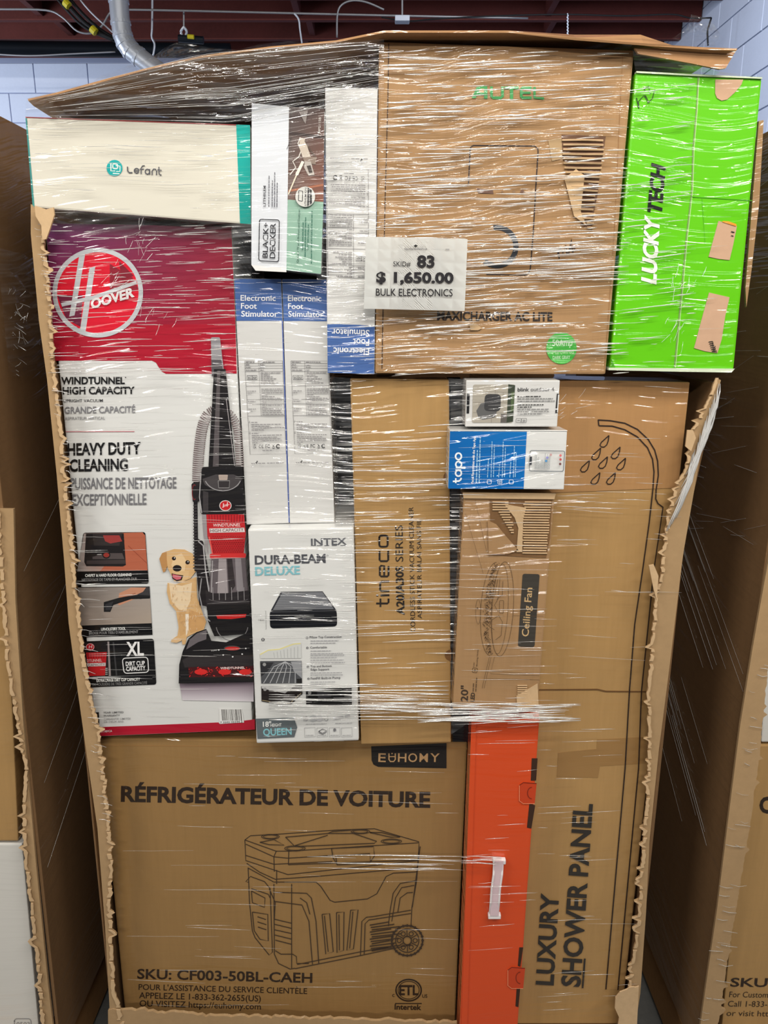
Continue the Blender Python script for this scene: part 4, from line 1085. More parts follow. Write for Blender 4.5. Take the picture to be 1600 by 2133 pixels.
# --- ceiling fan carton
qf = [(966, 1028), (1156, 1031), (1120, 1481), (943, 1478)]
t, o = carton('ceiling_fan_carton', qf, -.025, .058, M_KRAFT_L, 'brown carton with torn ridged board and a fan drawing, right of centre', 'box', .003)
a = Art(-.025, crop(920, 1000, .2344), 1); T2 = (92, 70, 48)
a.rr([(720, 832), (872, 836), (826, 1484), (678, 1480)], 22, (62, 58, 52))
a.text('Ceiling Fan', (772, 1392), (806, 958), 60, (196, 164, 118), .012)
a.obj('name_panel', t, m=M_PRINT_K, label='dark panel reading sideways')
a = Art(-.025, crop(920, 1000, .2344), 1)
a.arc(540, 1145, 98, 420, 0, 360, 3.5, T2, .06, 60); a.arc(520, 1145, 70, 400, 0, 360, 3, T2, .06, 60); a.arc(460, 1145, 112, 415, 90, 270, 3.5, T2, .07, 40)
pts_o = [(500 + math.cos(math.radians(g)) * 118 * 1.0 - 8, 1148 + math.sin(math.radians(g)) * 415) for g in range(95, 266, 9)]
for g in range(0, 230):
    v = r_.uniform(-1, 1); base_x = 470 - 70 * math.sqrt(max(0, 1 - v * v)) - v * 26; wx = 26 + 30 * (1 - abs(v)) * .6
    x = base_x + r_.uniform(-wx * .5, wx); y = 1148 + v * 405
    a.line([(x, y), (x + r_.uniform(-14, 14), y + r_.uniform(-12, 12)), (x + r_.uniform(-16, 16), y + r_.uniform(-16, 16))], 3.4, (84, 64, 46))
a.line([(470, 1040), (500, 880), (520, 870), (500, 1060), (470, 1110), (500, 1170)], 4, T2); a.line([(505, 1200), (540, 1260), (530, 1380), (480, 1420)], 4, T2); a.rr([(516, 1070), (552, 1070), (550, 1182), (514, 1182)], 8, T2, 4); a.line([(490, 1060), (540, 1020), (545, 900)], 4, T2)
a.line([(470, 1330), (420, 1300), (450, 1240), (500, 1210)], 4, T2); a.arc(325, 1170, 22, 110, 0, 360, 3, T2); a.ell(318, 1138, 8, 8, T2, 10)
a.line([(212, 300), (370, 830)], 2.6, T2); a.line([(300, 180), (400, 640)], 2.6, T2); a.line([(640, 1165), (910, 1170)], 2.6, T2); a.line([(640, 1205), (905, 1210)], 2.6, T2)
a.line([(425, 1572), (360, 1850)], 3, T2); a.line([(440, 1572), (378, 1850)], 3, T2); a.line([(470, 1572), (434, 1722), (870, 1740)], 3, T2); a.line([(446, 1700), (872, 1722)], 2.6, T2); a.line([(400, 1762), (870, 1776)], 2.6, T2)
a.obj('fan_drawing', t, m=M_PRINT_K)
a = Art(-.025, crop(920, 1000, .2344), 1)
a.text('20"', (232, 1970), (236, 1826), 60, (60, 48, 38), .02); a.rr([(276, 1668), (320, 1672), (314, 1712), (272, 1708)], 10, T2, 4); a.ell(296, 1690, 9, 9, T2, 12)
a.text('Low', (290, 1660), (294, 1620), 12, T2, .01); a.text('Blowing Noise', (318, 1656), (328, 1506), 12, T2, .01); a.micro((280, 1880), (284, 1806), 8, T2, 3); a.micro((304, 1880), (312, 1756), 8, T2, 4); a.text('LED', (290, 1970), (296, 1890), 34, (60, 48, 38), .03)
a.obj('lettering', t, m=M_PRINT_K)
pch = [(1020, 1042), (1150, 1042), (1146, 1120), (1138, 1162), (1096, 1160), (1024, 1156)]
new_obj('torn_patch', prism(pch, -.0262, .001), mat('torn_hollow_pale', (122, 90, 58), .95, .5, grain=.2), t)
bm = bmesh.new()
for k in range(21):
    y = 1046 + k * 5.3
    if k < 20:
        a0 = 1026 + (k * 3.2 if k > 3 else 0); a1 = 1058 + k * 1.1
        if a1 - a0 > 5: tube([P(a0, y, -.0275), P(a1 + random.uniform(-3, 2), y, -.0275)], .0013, bm, 5)
    tube([P(1092 - min(k, 8) * .4 + random.uniform(-2, 2), y, -.0275), P(1149 - k * .45 + random.uniform(-3, 0), y + .6, -.0275)], .0013, bm, 5)
for k in range(5): tube([P(1078, 1428 + k * 4.5, -.0275), P(1098, 1428 + k * 4.5, -.0275)], .0012, bm, 5)
tag(new_obj('corrugation', bm, M_TORN, t), kind='stuff')
new_obj('torn_liner', prism([(1050, 1050), (1096, 1058), (1090, 1082), (1088, 1150), (1076, 1150), (1080, 1100), (1072, 1078)], -.0282, .001), M_TORN, t)
new_obj('torn_liner', prism([(1016, 1084), (1034, 1092), (1050, 1112), (1080, 1146), (1060, 1154), (1018, 1156)], -.0282, .001), M_KRAFT_L, t)
new_obj('torn_liner', prism([(1076, 1450), (1120, 1424), (1122, 1470), (1078, 1478)], -.0282, .001), M_TORN, t)
new_obj('lid_edge', prism([(964, 1026), (1158, 1028), (1155, 1040), (966, 1038)], -.029, .004), M_TORN, t)

# --- orange carton
M_OR = mat('orange_card', (214, 78, 36), .45, .7)
qo = [(984, 1504), (1124, 1503), (1076, 2176), (956, 2176)]
t, o = carton('orange_carton', qo, -.025, .058, M_OR, 'tall orange carton with a translucent white carry handle, low right of centre', 'box', .003)
new_obj('lid_top', hexa([P(983, 1485, .031), P(1122, 1483, .031), P(1124, 1503, -.025), P(984, 1504, -.025), P(983, 1484, .032), P(1122, 1482, .032), P(1124, 1502, -.024), P(984, 1503, -.024)]), M_OR, t)
new_obj('lid_lip', prism([(982, 1503), (992, 1502), (972, 2176), (960, 2176)], -.0275, .002), M_OR, t)
DKO = mat('slot_dark', (60, 40, 30), .8, 0)
for q_ in ([(1108, 1580), (1120, 1580), (1117, 1626), (1106, 1626)], [(1103, 1674), (1115, 1678), (1107, 1726), (1098, 1724)], [(1082, 1974), (1090, 1974), (1084, 2014), (1079, 2012)], [(1077, 2050), (1084, 2056), (1080, 2098), (1074, 2096)]):
    new_obj('slot', prism(q_, -.0260, .001), DKO, t)
for x, y in ((1082, 1630), (1058, 2015)):
    new_obj('tuck_tab', prism([(x, y + 6), (x + 8, y), (x + 36, y + 2), (x + 32, y + 44), (x + 8, y + 44), (x, y + 38)], -.0270, .0012), mat('orange_tab', (196, 66, 30), .5, .5), t)
    b2 = Art(-.0270, (0, 0, 1), 1); b2.arc(x + 26, y + 22, 9, 12, 90, 270, 1.6, (130, 40, 20)); b2.line([(x, y + 6), (x + 8, y), (x + 36, y + 2)], 1.4, (120, 36, 18)); b2.line([(x, y + 6), (x, y + 38), (x + 8, y + 44), (x + 32, y + 44)], 1.2, (240, 150, 110)); b2.obj('tab_crease', t)
M_HAN = mat('handle_plastic', (214, 190, 196), .3, 0)
hp = [P(x, y, -.039) for x, y in ((1040, 1794), (1037, 1822), (1033, 1850), (1031, 1880), (1030, 1908))]
bm = prism([(1031, 1794), (1049, 1794), (1046, 1822), (1042, 1850), (1040, 1880), (1039, 1908), (1021, 1908), (1022, 1880), (1024, 1850), (1028, 1822)], -.0385, .0012)
hd = new_obj('carry_handle', bm, M_HAN, t); hd['label'] = 'translucent white carry handle'
for s_ in (-1, 1):
    sub('handle_rail', tube([p + Vector((s_ * .0085, 0 if 0 < i < 4 else .008, 0)) for i, p in enumerate(hp)], .0022, seg=8), mat('handle_white', (232, 226, 226), .3, 0), hd)
for (x, y) in ((1040, 1794), (1030, 1908)):
    p = P(x, y, -.033); sub('handle_end', cuboid(p.x - .013, p.x + .013, p.y - .004, p.y + .007, p.z - .005, p.z + .005, .002), mat('handle_white', (232, 226, 226), .3, 0), hd)

# --- shower panel carton
qs = [(990, 787), (1438, 796), (1294, 2133), (990, 2133)]
t, o = carton('shower_panel_carton', qs, .035, .10, M_KRAFT, 'very tall flat brown carton with a shower drawing, right side', 'box')
a = Art(.035, crop(900, 780, .375), 1); S2 = (44, 32, 26)
a.line([(922, 250), (926, 284)], 7, S2)
a.line([(922, 252), (990, 256), (1070, 270), (1140, 304), (1200, 360), (1236, 420), (1252, 480), (1256, 560), (1244, 640), (1242, 690), (1254, 716), (1284, 738)], 7, S2)
a.line([(926, 284), (1000, 286), (1070, 306), (1140, 346), (1196, 406), (1224, 470), (1232, 540), (1226, 640), (1206, 820), (1170, 1080)], 7, S2)
a.line([(1282, 736), (1270, 820), (1232, 1080)], 6, S2)
for x, y in ((956, 374), (910, 444), (1018, 438), (948, 492), (1048, 500), (848, 512), (906, 580), (992, 580)):
    dx, dy = 26, -36
    a.line([(x + dx, y + dy), (x - 16, y + 2), (x - 24, y + 18), (x - 16, y + 28), (x, y + 28), (x + 14, y + 16), (x + 22, y - 6), (x + dx, y + dy)], 6, S2)
a.tr = (0, 0, 1)
a.line([(1338.8, 1185), (1322, 1300), (1311, 1440), (1302, 1600), (1262, 2060), (1287, 2061), (1330, 1600), (1336, 1440), (1362, 1185)], 2.6, S2)
a.tr = crop(940, 1420, .3343)
a.text('LUXURY', (634, 1890), (668, 1320), 104, (50, 46, 42), .03)
a.text('SHOWER PANEL', (800, 1900), (878, 760), 112, (50, 46, 42), .03)
a.line([(818, 1906), (832, 1722)], 11, (50, 46, 42))
a.obj('lettering', t, m=M_PRINT_K, label='black shower drawing and sideways lettering')
M_TAPE = mat('clear_tape', (176, 134, 84), .25, .6)
new_obj('packing_tape', prism([(1163, 1568), (1243, 1560), (1244, 1540), (1350, 1535), (1345, 1590), (1250, 1596), (1246, 1620), (1160, 1618)], .0342, .0006), mat('tan_tape_b', (156, 120, 74), .4, .8), t)
new_obj('crease_line', prism([(1122, 1436), (1245, 1435), (1262, 1439), (1345, 1440), (1345, 1442), (1262, 1441.5), (1245, 1437.5), (1122, 1438)], .0335, .001), mat('crease_shade', (104, 74, 44), .9, 0), t)
new_obj('overhang_shade', prism([(992, 789), (1436, 798), (1424, 912), (1412, 1016), (1160, 1026), (992, 1026)], .0338, .001), mat('kraft_overhang_shade', (172, 130, 84), .75, .8, grain=.10, flute=True), t)  # thin darker sheet standing in for the shadow of the cartons above
o_ = [c for c in COL.objects if c.parent == t and c.name.startswith('lettering')][0]
for v in o_.data.vertices: v.co.y -= .0014

# --- car fridge carton
qe = [(206, 1537), (974, 1546), (947, 2150), (264, 2150)]
t, o = carton('car_fridge_carton', qe, .045, .42, M_KRAFT_D, 'largest brown carton with a wheeled cool box drawing, bottom left', 'box', .004)
a = Art(.045, crop(200, 1500, .4875), 1); E = (46, 34, 26)
a.text('RÉFRIGÉRATEUR DE VOITURE', (106, 346), (1428, 372), 62, E, .035)
a.text('SKU: CF003-50BL-CAEH', (176, 1104), (924, 1122), 40, E, .02)
a.text("POUR L'ASSISTANCE DU SERVICE CLIENTÈLE", (182, 1152), (902, 1170), 24, E, .006); a.text('APPELEZ LE 1-833-362-2655(US)', (184, 1188), (704, 1202), 25, E, .006)
a.text('OU VISITEZ https://euhomy.com', (186, 1222), (704, 1236), 25, E, .006)
a.text('Intertek', (1276, 1236), (1390, 1238), 22, E, .025); a.line([(1278, 1211), (1392, 1211)], 4, E)
a.arc(1336, 1154, 54, 46, 0, 360, 6, E, n=40); a.text('ETL', (1296, 1174), (1378, 1174), 40, E, .03); a.arc(1336, 1154, 45, 38, 0, 360, 3, E, n=40); a.text('C', (1266, 1182), (1276, 1182), 11, E, .02); a.text('US', (1394, 1186), (1416, 1186), 14, E, .01)
a.obj('lettering', t, m=M_PRINT_K)
a = Art(.045, crop(200, 1500, .4875), 1)
a.poly([(1176, 112), (1498, 98), (1498, 206), (1206, 200), (1186, 190), (1178, 172)], (30, 26, 24))
for s_, x0, x1 in (('E', 1206, 1238), ('H', 1290, 1326), ('O', 1334, 1372), ('M', 1382, 1418), ('Y', 1428, 1468)):
    a.text(s_, (x0, 178), (x1, 179), 36, (186, 148, 104), .008)
a.line([(1252, 142), (1252, 168), (1258, 177), (1272, 177), (1279, 168), (1279, 142)], 5, (186, 148, 104)); a.line([(1252, 156), (1279, 156)], 4, (186, 148, 104)); a.ell(1265, 143, 3, 3, (186, 148, 104), 8)
a.obj('brand_plate', t, m=M_PRINT_K, label='black plate with light lettering')
a = Art(.045, crop(200, 1500, .4875), 1); D3 = (60, 46, 34)
Ls = [[(636, 512), (660, 494), (800, 486), (1020, 470), (1190, 464), (1380, 520), (1380, 542), (1376, 610), (1370, 690), (1350, 800), (1346, 880)],
      [(636, 512), (640, 600), (820, 660), (1380, 600)], [(636, 512), (770, 560), (824, 560), (1380, 524)], [(640, 530), (760, 584), (820, 590), (1010, 578)], [(770, 560), (760, 584), (762, 648)], [(824, 560), (822, 618)],
      [(640, 578), (760, 616), (1010, 604)], [(822, 618), (1376, 598)], [(644, 612), (700, 650), (766, 680), (940, 668), (1376, 630)], [(650, 632), (760, 692), (940, 692), (960, 710), (1000, 770), (1020, 778), (1160, 764), (1200, 742), (1240, 668), (1270, 654), (1374, 648)],
      [(650, 630), (656, 780), (668, 900), (680, 930), (740, 1004), (754, 992), (744, 720), (720, 690), (660, 668), (640, 690), (652, 694)], [(664, 720), (736, 744), (744, 760)], [(664, 730), (668, 780), (720, 800), (722, 760), (664, 730)],
      [(668, 820), (676, 900), (700, 936), (736, 944), (734, 830), (668, 820)], [(690, 840), (726, 852)], [(690, 862), (728, 874)], [(692, 884), (728, 896)],
      [(760, 700), (762, 1000), (780, 1040), (830, 1064), (850, 1060)], [(740, 720), (766, 780), (762, 850)], [(836, 700), (836, 1060)], [(772, 640), (772, 700)],
      [(760, 850), (836, 868)], [(762, 872), (836, 890)], [(764, 896), (836, 912)], [(764, 918), (836, 936)], [(766, 940), (836, 958)], [(766, 985), (790, 1000), (840, 1000), (856, 1010), (858, 1040), (910, 1040)],
      [(766, 735), (900, 740), (920, 760), (940, 860), (952, 1042)], [(766, 775), (880, 790), (910, 860), (925, 1044)], [(872, 760), (900, 780), (914, 830)],
      [(850, 1062), (1130, 1006), (1346, 960)], [(860, 1044), (1130, 990), (1250, 970)],
      [(966, 830), (998, 826), (1014, 990), (982, 1000), (966, 830)], [(976, 836), (992, 990)], [(1028, 822), (1060, 820), (1058, 984), (1030, 994), (1028, 822)], [(1038, 830), (1040, 984)], [(1088, 812), (1120, 810), (1100, 978), (1072, 984), (1088, 812)], [(1098, 818), (1084, 976)],
      [(1130, 1004), (1136, 860), (1156, 842), (1180, 840), (1346, 812)], [(1146, 1000), (1150, 870), (1166, 854), (1346, 826)],
      [(1250, 880), (1256, 820), (1270, 740), (1300, 698), (1366, 686)], [(1264, 860), (1280, 760), (1306, 716), (1360, 706)], [(1290, 820), (1300, 760), (1330, 738), (1354, 736)],
      [(810, 500), (990, 484), (1100, 484), (1200, 518), (1190, 526), (850, 540), (810, 500)], [(850, 536), (990, 492)], [(700, 522), (760, 510), (804, 534), (740, 532), (700, 522)], [(1170, 480), (1260, 500), (1300, 500), (1220, 480), (1170, 480)], [(990, 484), (1010, 476), (1090, 470)],
      [(1006, 548), (1186, 540), (1190, 580), (1170, 610), (1030, 618), (1014, 590), (1006, 548)], [(1030, 580), (1170, 570), (1174, 606)], [(1024, 580), (1030, 616)], [(1386, 540), (1372, 640), (1352, 800)]]
for l in Ls: a.line(l, 3.6, D3)
for x, y, rx, ry in ((745, 498, 38, 10), (850, 548, 44, 11), (1130, 476, 40, 9), (1262, 518, 44, 10)): a.arc(x, y, rx, ry, 0, 360, 3, D3); a.arc(x, y, rx * .8, ry * .7, 0, 360, 2.4, D3)
for k in range(12): a.line([(1170 + (k % 3) * 4, 876 + k * 10), (1252 + (k * 23) % 60, 862 + k * 10)], 4.5, D3)
a.arc(1330, 942, 66, 64, 0, 360, 7, D3, n=40); a.arc(1330, 942, 50, 50, 0, 360, 4, D3, n=36); a.arc(1330, 942, 18, 18, 0, 360, 5, D3)
for k in range(24): g = k / 24 * 2 * math.pi; a.line([(1330 + 60 * math.cos(g), 942 + 58 * math.sin(g)), (1330 + 72 * math.cos(g), 942 + 70 * math.sin(g))], 5, D3)
for k in range(6): g = k / 6 * 2 * math.pi; a.arc(1330 + 34 * math.cos(g), 942 + 33 * math.sin(g), 9, 9, 0, 360, 4, D3, n=12); a.line([(1330 + 18 * math.cos(g + .5), 942 + 18 * math.sin(g + .5)), (1330 + 48 * math.cos(g + .5), 942 + 47 * math.sin(g + .5))], 4, D3)
a.obj('cool_box_drawing', t, m=M_PRINT_K)
new_obj('top_seam', prism([(207, 1552), (973, 1558), (973, 1559.5), (207, 1553.5)], .0447, .0006), mat('seam_shade', (150, 112, 68), .8, 0), t)

# --- black cartons seen in the gaps
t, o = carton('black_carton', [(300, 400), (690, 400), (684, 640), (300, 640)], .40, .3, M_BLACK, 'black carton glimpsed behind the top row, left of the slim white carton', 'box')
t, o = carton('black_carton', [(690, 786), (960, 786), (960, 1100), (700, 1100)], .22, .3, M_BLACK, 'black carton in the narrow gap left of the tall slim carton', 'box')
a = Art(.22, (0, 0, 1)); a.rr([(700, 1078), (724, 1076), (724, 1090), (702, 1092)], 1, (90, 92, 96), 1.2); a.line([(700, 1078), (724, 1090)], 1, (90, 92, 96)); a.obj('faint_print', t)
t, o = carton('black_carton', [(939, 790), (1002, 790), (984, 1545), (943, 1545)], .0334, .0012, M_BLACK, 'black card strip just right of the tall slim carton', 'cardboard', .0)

# --- price sheet
q = [(762, 493), (974, 498), (968, 648), (758, 643)]
f = [P(x, y, -.03) for x, y in q]
t = thing('price_sheet', (f[2] + f[3]) / 2, 'white paper price sheet taped on the film at the centre', 'sign')
bm = bmesh.new(); rows = []
for j in range(7):
    r1 = []
    for i in range(9):
        u, v = i / 8, j / 6; p = (f[0] * (1 - u) + f[1] * u) * (1 - v) + (f[3] * (1 - u) + f[2] * u) * v
        p.y += -.0015 * math.sin(u * 3.14) ; r1.append(bm.verts.new(p))
    rows.append(r1)
for j in range(6):
    for i in range(8): bm.faces.new((rows[j][i], rows[j + 1][i], rows[j + 1][i + 1], rows[j][i + 1]))
bmesh.ops.solidify(bm, geom=list(bm.faces), thickness=-.0004)
new_obj('paper', bm, mat('white_paper', (236, 238, 236), .7, 0), t)
a = Art(-.0325, crop(760, 80, .3375), 0)
PK = (34, 32, 36)
a.text('liquidationDeals.ca', (246, 1304), (384, 1304), 13, (96, 96, 100), .006); a.line([(250, 1282), (296, 1284)], 1.2, (160, 160, 160)); a.line([(334, 1284), (376, 1284)], 1.2, (160, 160, 160)); a.line([(250, 1313), (376, 1313)], 1.2, (160, 160, 160))
a.poly([(314, 1270), (318, 1276), (327, 1278), (322, 1284), (316, 1286), (315, 1292), (313, 1292), (312, 1286), (306, 1284), (301, 1278), (310, 1276)], (30, 30, 32)); a.micro((498, 1301), (522, 1302), 5, (150, 150, 150), 1)
a.text('SKID#', (176, 1406), (282, 1407), 30, PK, .0); a.text('83', (322, 1410), (430, 1412), 68, PK, .04); a.text('$ 1,650.00', (70, 1504), (548, 1508), 60, PK, .04)
a.text('BULK ELECTRONICS', (68, 1588), (542, 1592), 44, PK, .008)
a.obj('lettering', t, m=M_PAPER)

# --- contents of the neighbouring bins
M_DULL = mat('white_carton_side', (214, 212, 206), .6, .9)
t, o = carton('brown_carton', [(-900, 1090), (8, 1090), (38, 1752), (-800, 1752)], .012, .3, M_KRAFT, 'creased brown carton at the left edge above the white carton', 'box')
t, o = carton('white_carton', [(-800, 1758), (46, 1758), (84, 2180), (-700, 2180)], .012, .3, M_DULL, 'white film-wrapped carton at the bottom left corner', 'box')
a = Art(.012, (0, 0, 1), 1); a.rr([(30, 2122), (64, 2122), (66, 2150), (30, 2150)], 6, (150, 150, 150), 2); a.text('0503', (34, 2138), (62, 2138), 9, (150, 150, 150), .01); a.obj('faint_print', t)
t, o = carton('brown_carton', [(1562, 1552), (2300, 1554), (2200, 2178), (1500, 2178)], .02, .3, M_KRAFT, 'brown carton with bold dark lettering at the right edge', 'box')
a = Art(.02, crop(1300, 1100, .4847), 1)
a.text('COOLER', (582, 1222), (900, 1228), 64, E, .04); a.text('SKU: CF003', (456, 1970), (900, 1974), 36, E, .02, .1)
a.text('For Customer Service', (452, 2016), (760, 2020), 24, E, .0, .1); a.text('Call 1-833-362-2655', (446, 2056), (760, 2060), 24, E, .0, .1); a.text('or visit https://', (440, 2096), (690, 2100), 24, E, .0, .1)
a.obj('lettering', t, m=M_PRINT_K)
t, o = carton('pale_carton', [(1606, 1200), (2350, 1200), (2300, 1546), (1586, 1546)], .02, .3, M_DULL, 'pale carton at the right edge above the brown lettered carton', 'box')

# --- cardboard sheet on top of the load
edge = [(58, 206), (120, 192), (200, 170), (300, 143), (420, 116), (560, 97), (700, 84), (800, 76), (920, 74.5), (1060, 75), (1200, 79), (1340, 90), (1460, 98), (1535, 101)]
bm = bmesh.new(); rows = []
ZT = P(800, 86, 0).z + .0055
for j, yo in enumerate((0, .018, .2, .45, .75, 1.05)):
    rr_ = []
    for i, (x, y) in enumerate(edge):
        p = P(x, y, -.03); p2 = p.copy(); p2.y += yo; p2.z -= .003 * j
        if 780 <= x <= 1345 and (j or x < 1150): p2.z = max(p2.z, ZT)
        if i == len(edge) - 1: p2.x -= .02 * j
        rr_.append(bm.verts.new(p2))
    rows.append(rr_)
for j in range(5):
    for i in range(len(edge) - 1): bm.faces.new((rows[j][i], rows[j][i + 1], rows[j + 1][i + 1], rows[j + 1][i]))
bmesh.ops.recalc_face_normals(bm, faces=bm.faces); bmesh.ops.solidify(bm, geom=list(bm.faces), thickness=.003)
t = thing('top_sheet', P(800, 80, .4), 'big sagging sheet of brown cardboard laid over the top of the load', 'cardboard sheet')
new_obj('sheet', bm, mat('sheet_board', (170, 128, 88), .8, .7, grain=.12), t)
new_obj('folded_lip', prism([(1322, 100), (1536, 101), (1512, 142), (1500, 144), (1440, 132), (1330, 112)], -.02, .005), mat('sheet_board', (0, 0, 0)), t)

# ================================================================ STRETCH FILM
t = thing('stretch_film', P(800, 2100, -.04), 'clear crinkled stretch film wrapped round the middle bin and its cartons', 'plastic film')
RF = random.Random(11)


def film_patch(name, top, bot, n, rows_, Y0, Y1, m, bulge=.0, rough=.0012, seed=1):
    """a bridging piece of film between two pixel curves, gathered in ridges that run along it"""
    r = random.Random(seed); bm = bmesh.new()
    def at(c, u):
        s = u * (len(c) - 1); i = min(int(s), len(c) - 2); f_ = s - i
        return (c[i][0] * (1 - f_) + c[i + 1][0] * f_, c[i][1] * (1 - f_) + c[i + 1][1] * f_)
    ph = [r.uniform(0, 6.28) for _ in range(rows_ + 1)]; am = [r.uniform(-1, 1) for _ in range(rows_ + 1)]
    R = []
    for j in range(rows_ + 1):
        v = j / rows_; L = []
        for i in range(n + 1):
            u = i / n; a_, b_ = at(top, u), at(bot, u)
            Y = Y0 * (1 - v) + Y1 * v - bulge * math.sin(math.pi * v) + rough * am[j] * (1 + .6 * math.sin(u * 9 + ph[j]))
            L.append(bm.verts.new(P(a_[0] * (1 - v) + b_[0] * v, a_[1] * (1 - v) + b_[1] * v, Y)))
        R.append(L)
    for j in range(rows_):
        for i in range(n): bm.faces.new((R[j][i], R[j + 1][i], R[j + 1][i + 1], R[j][i + 1]))
    return new_obj(name, bm, m, t, True)


film_patch('upper_film', [(56, 205), (200, 170), (420, 117), (700, 86), (800, 82)], [(52, 244), (200, 250), (420, 262), (640, 238), (800, 190)], 60, 70, -.034, -.022, M_FILM, .0, .0007, 3)
film_patch('corner_film', [(1318, 104), (1420, 128), (1500, 150), (1588, 160)], [(1324, 152), (1420, 155), (1500, 158), (1588, 163)], 20, 10, -.028, -.012, M_FILM, 0, .001, 4)
film_patch('gap_film', [(66, 432), (300, 448), (522, 468), (540, 470)], [(84, 486), (300, 492), (486, 500), (540, 502)], 40, 14, -.006, .012, M_FILM_THIN, 0, .0012, 5)
film_patch('gap_film', [(484, 470), (524, 472)], [(488, 582), (524, 580)], 6, 24, -.004, .0, M_FILM_THIN, 0, .001, 6)
film_patch('gap_film', [(686, 784), (732, 788)], [(700, 1094), (740, 1096)], 6, 50, .005, .005, M_FILM_THIN, 0, .001, 7)
film_patch('gap_film', [(934, 788), (976, 790)], [(940, 1530), (984, 1500)], 6, 100, .012, .012, M_FILM_THIN, 0, .001, 8)
film_patch('gap_film', [(664, 214), (680, 214)], [(660, 584), (684, 584)], 4, 50, -.01, -.006, M_FILM_THIN, 0, .001, 9)
# loose crumpled peaks of film on top
def crumple(outline, Y, depth, seed, m, n=9):
    r = random.Random(seed); bm = bmesh.new(); cx_ = sum(p[0] for p in outline) / len(outline); cy_ = sum(p[1] for p in outline) / len(outline)
    rings = []
    for k in range(n):
        f_ = 1 - k / n; L = []
        for (x, y) in densify(outline + [outline[0]], 9)[:-1]:
            L.append(bm.verts.new(P(cx_ + (x - cx_) * f_, cy_ + (y - cy_) * f_, Y + depth * (r.uniform(-1, 1) * (.5 if k else .15) - .6 * (1 - f_)))))
        rings.append(L)
    c0 = bm.verts.new(P(cx_, cy_, Y - depth * .5)); N_ = len(rings[0])
    for k in range(n - 1):
        for i in range(N_): bm.faces.new((rings[k][i], rings[k][(i + 1) % N_], rings[k + 1][(i + 1) % N_], rings[k + 1][i]))
    for i in range(N_): bm.faces.new((rings[-1][i], rings[-1][(i + 1) % N_], c0))
    return bm


def fold_lines(bm, pairs, Y, r=.0009):
    for (x0, y0, x1, y1) in pairs:
        mx_, my = (x0 + x1) / 2 + RF.uniform(-4, 4), (y0 + y1) / 2 + RF.uniform(-3, 3)
        tube([P(x0, y0, Y), P(mx_, my, Y - .004), P(x1, y1, Y)], r, bm, 5)
    return bm


new_obj('film_peak', crumple([(165, 190), (210, 158), (320, 118), (342, 100), (368, 88), (400, 92), (440, 100), (500, 104), (440, 116), (330, 142), (230, 170)], .05, .02, 3, M_FILM), M_FILM, t)
new_obj('film_peak', crumple([(495, 104), (540, 92), (600, 86), (640, 88), (600, 96), (540, 104)], .05, .012, 5, M_FILM), M_FILM, t)
new_obj('film_peak', crumple([(1440, 30), (1480, 40), (1500, 70), (1490, 96), (1440, 96), (1400, 80), (1430, 60)], .25, .02, 9, M_FILM), M_FILM_THIN, t)

# creases: long narrow folds proud of the load, whitened to stand for glints
def creases(name, specs, Y):
    bm = bmesh.new()
    for (x0, y0, x1, y1, n, lmin, lmax, s0, s1, wd) in specs:
        for _ in range(n):
            x, y = RF.uniform(x0, x1), RF.uniform(y0, y1); L = RF.uniform(lmin, lmax) * RF.choice((.5, 1, 1)); s = RF.uniform(s0, s1)
            a, b = max(x - L / 2, x0), min(x + L / 2, x1)
            if b - a < 12: continue
            k = max(3, int((b - a) / 28)); c = RF.uniform(-.00006, .00006); pts, rad = [], []
            r0 = wd * RF.uniform(.45, 1.25) * .00042
            for i in range(k + 1):
                u = i / k; xx = a + (b - a) * u
                pts.append(P(xx, y + (xx - x) * s + c * (xx - x) ** 2 + RF.uniform(-.5, .5), Y - .0005)); rad.append(max(.00012, r0 * math.sin(math.pi * min(max(u, .03), .97)) ** .6 * RF.uniform(.7, 1.1)))
            tube(pts, 0, bm, 4, rad)
    return tag(new_obj(name, bm, M_CREASE_GLINT, t, True), kind='stuff')


creases('film_creases', [
    (60, 262, 520, 450, 60, 30, 150, -.02, .05, 1.2),           # cream carton
    (100, 470, 500, 780, 190, 20, 130, -.08, .02, 1.9),         # red panel
    (132, 780, 500, 1000, 36, 30, 170, -.05, .03, 1.1),
    (158, 1000, 510, 1250, 38, 30, 170, -.05, .03, 1.1),
    (185, 1250, 520, 1500, 38, 30, 170, -.05, .03, 1.0),
    (525, 220, 680, 575, 40, 30, 130, -.04, .04, 1.0),
    (490, 585, 690, 1090, 60, 30, 160, -.04, .03, .8),
], -.010)
creases('film_creases', [
    (790, 100, 1310, 780, 470, 20, 170, -.09, .01, 2.7),        # tall charger carton
    (680, 185, 800, 780, 120, 25, 90, -.05, .02, 1.9),
    (790, 480, 1290, 640, 70, 60, 260, -.08, -.01, 2.8),
    (1290, 170, 1450, 760, 66, 25, 150, -.14, -.02, 2.3),
    (1440, 400, 1560, 700, 10, 25, 90, -.1, .0, 1.0),
], -.010)
creases('film_creases', [
    (520, 1100, 745, 1545, 40, 40, 170, -.04, .03, 1.1),
    (700, 880, 985, 1420, 120, 40, 230, -.05, .01, 2.0),        # tall slim carton
    (560, 1425, 935, 1500, 80, 60, 300, -.01, .03, 2.6),       # gathered band
], -.010)
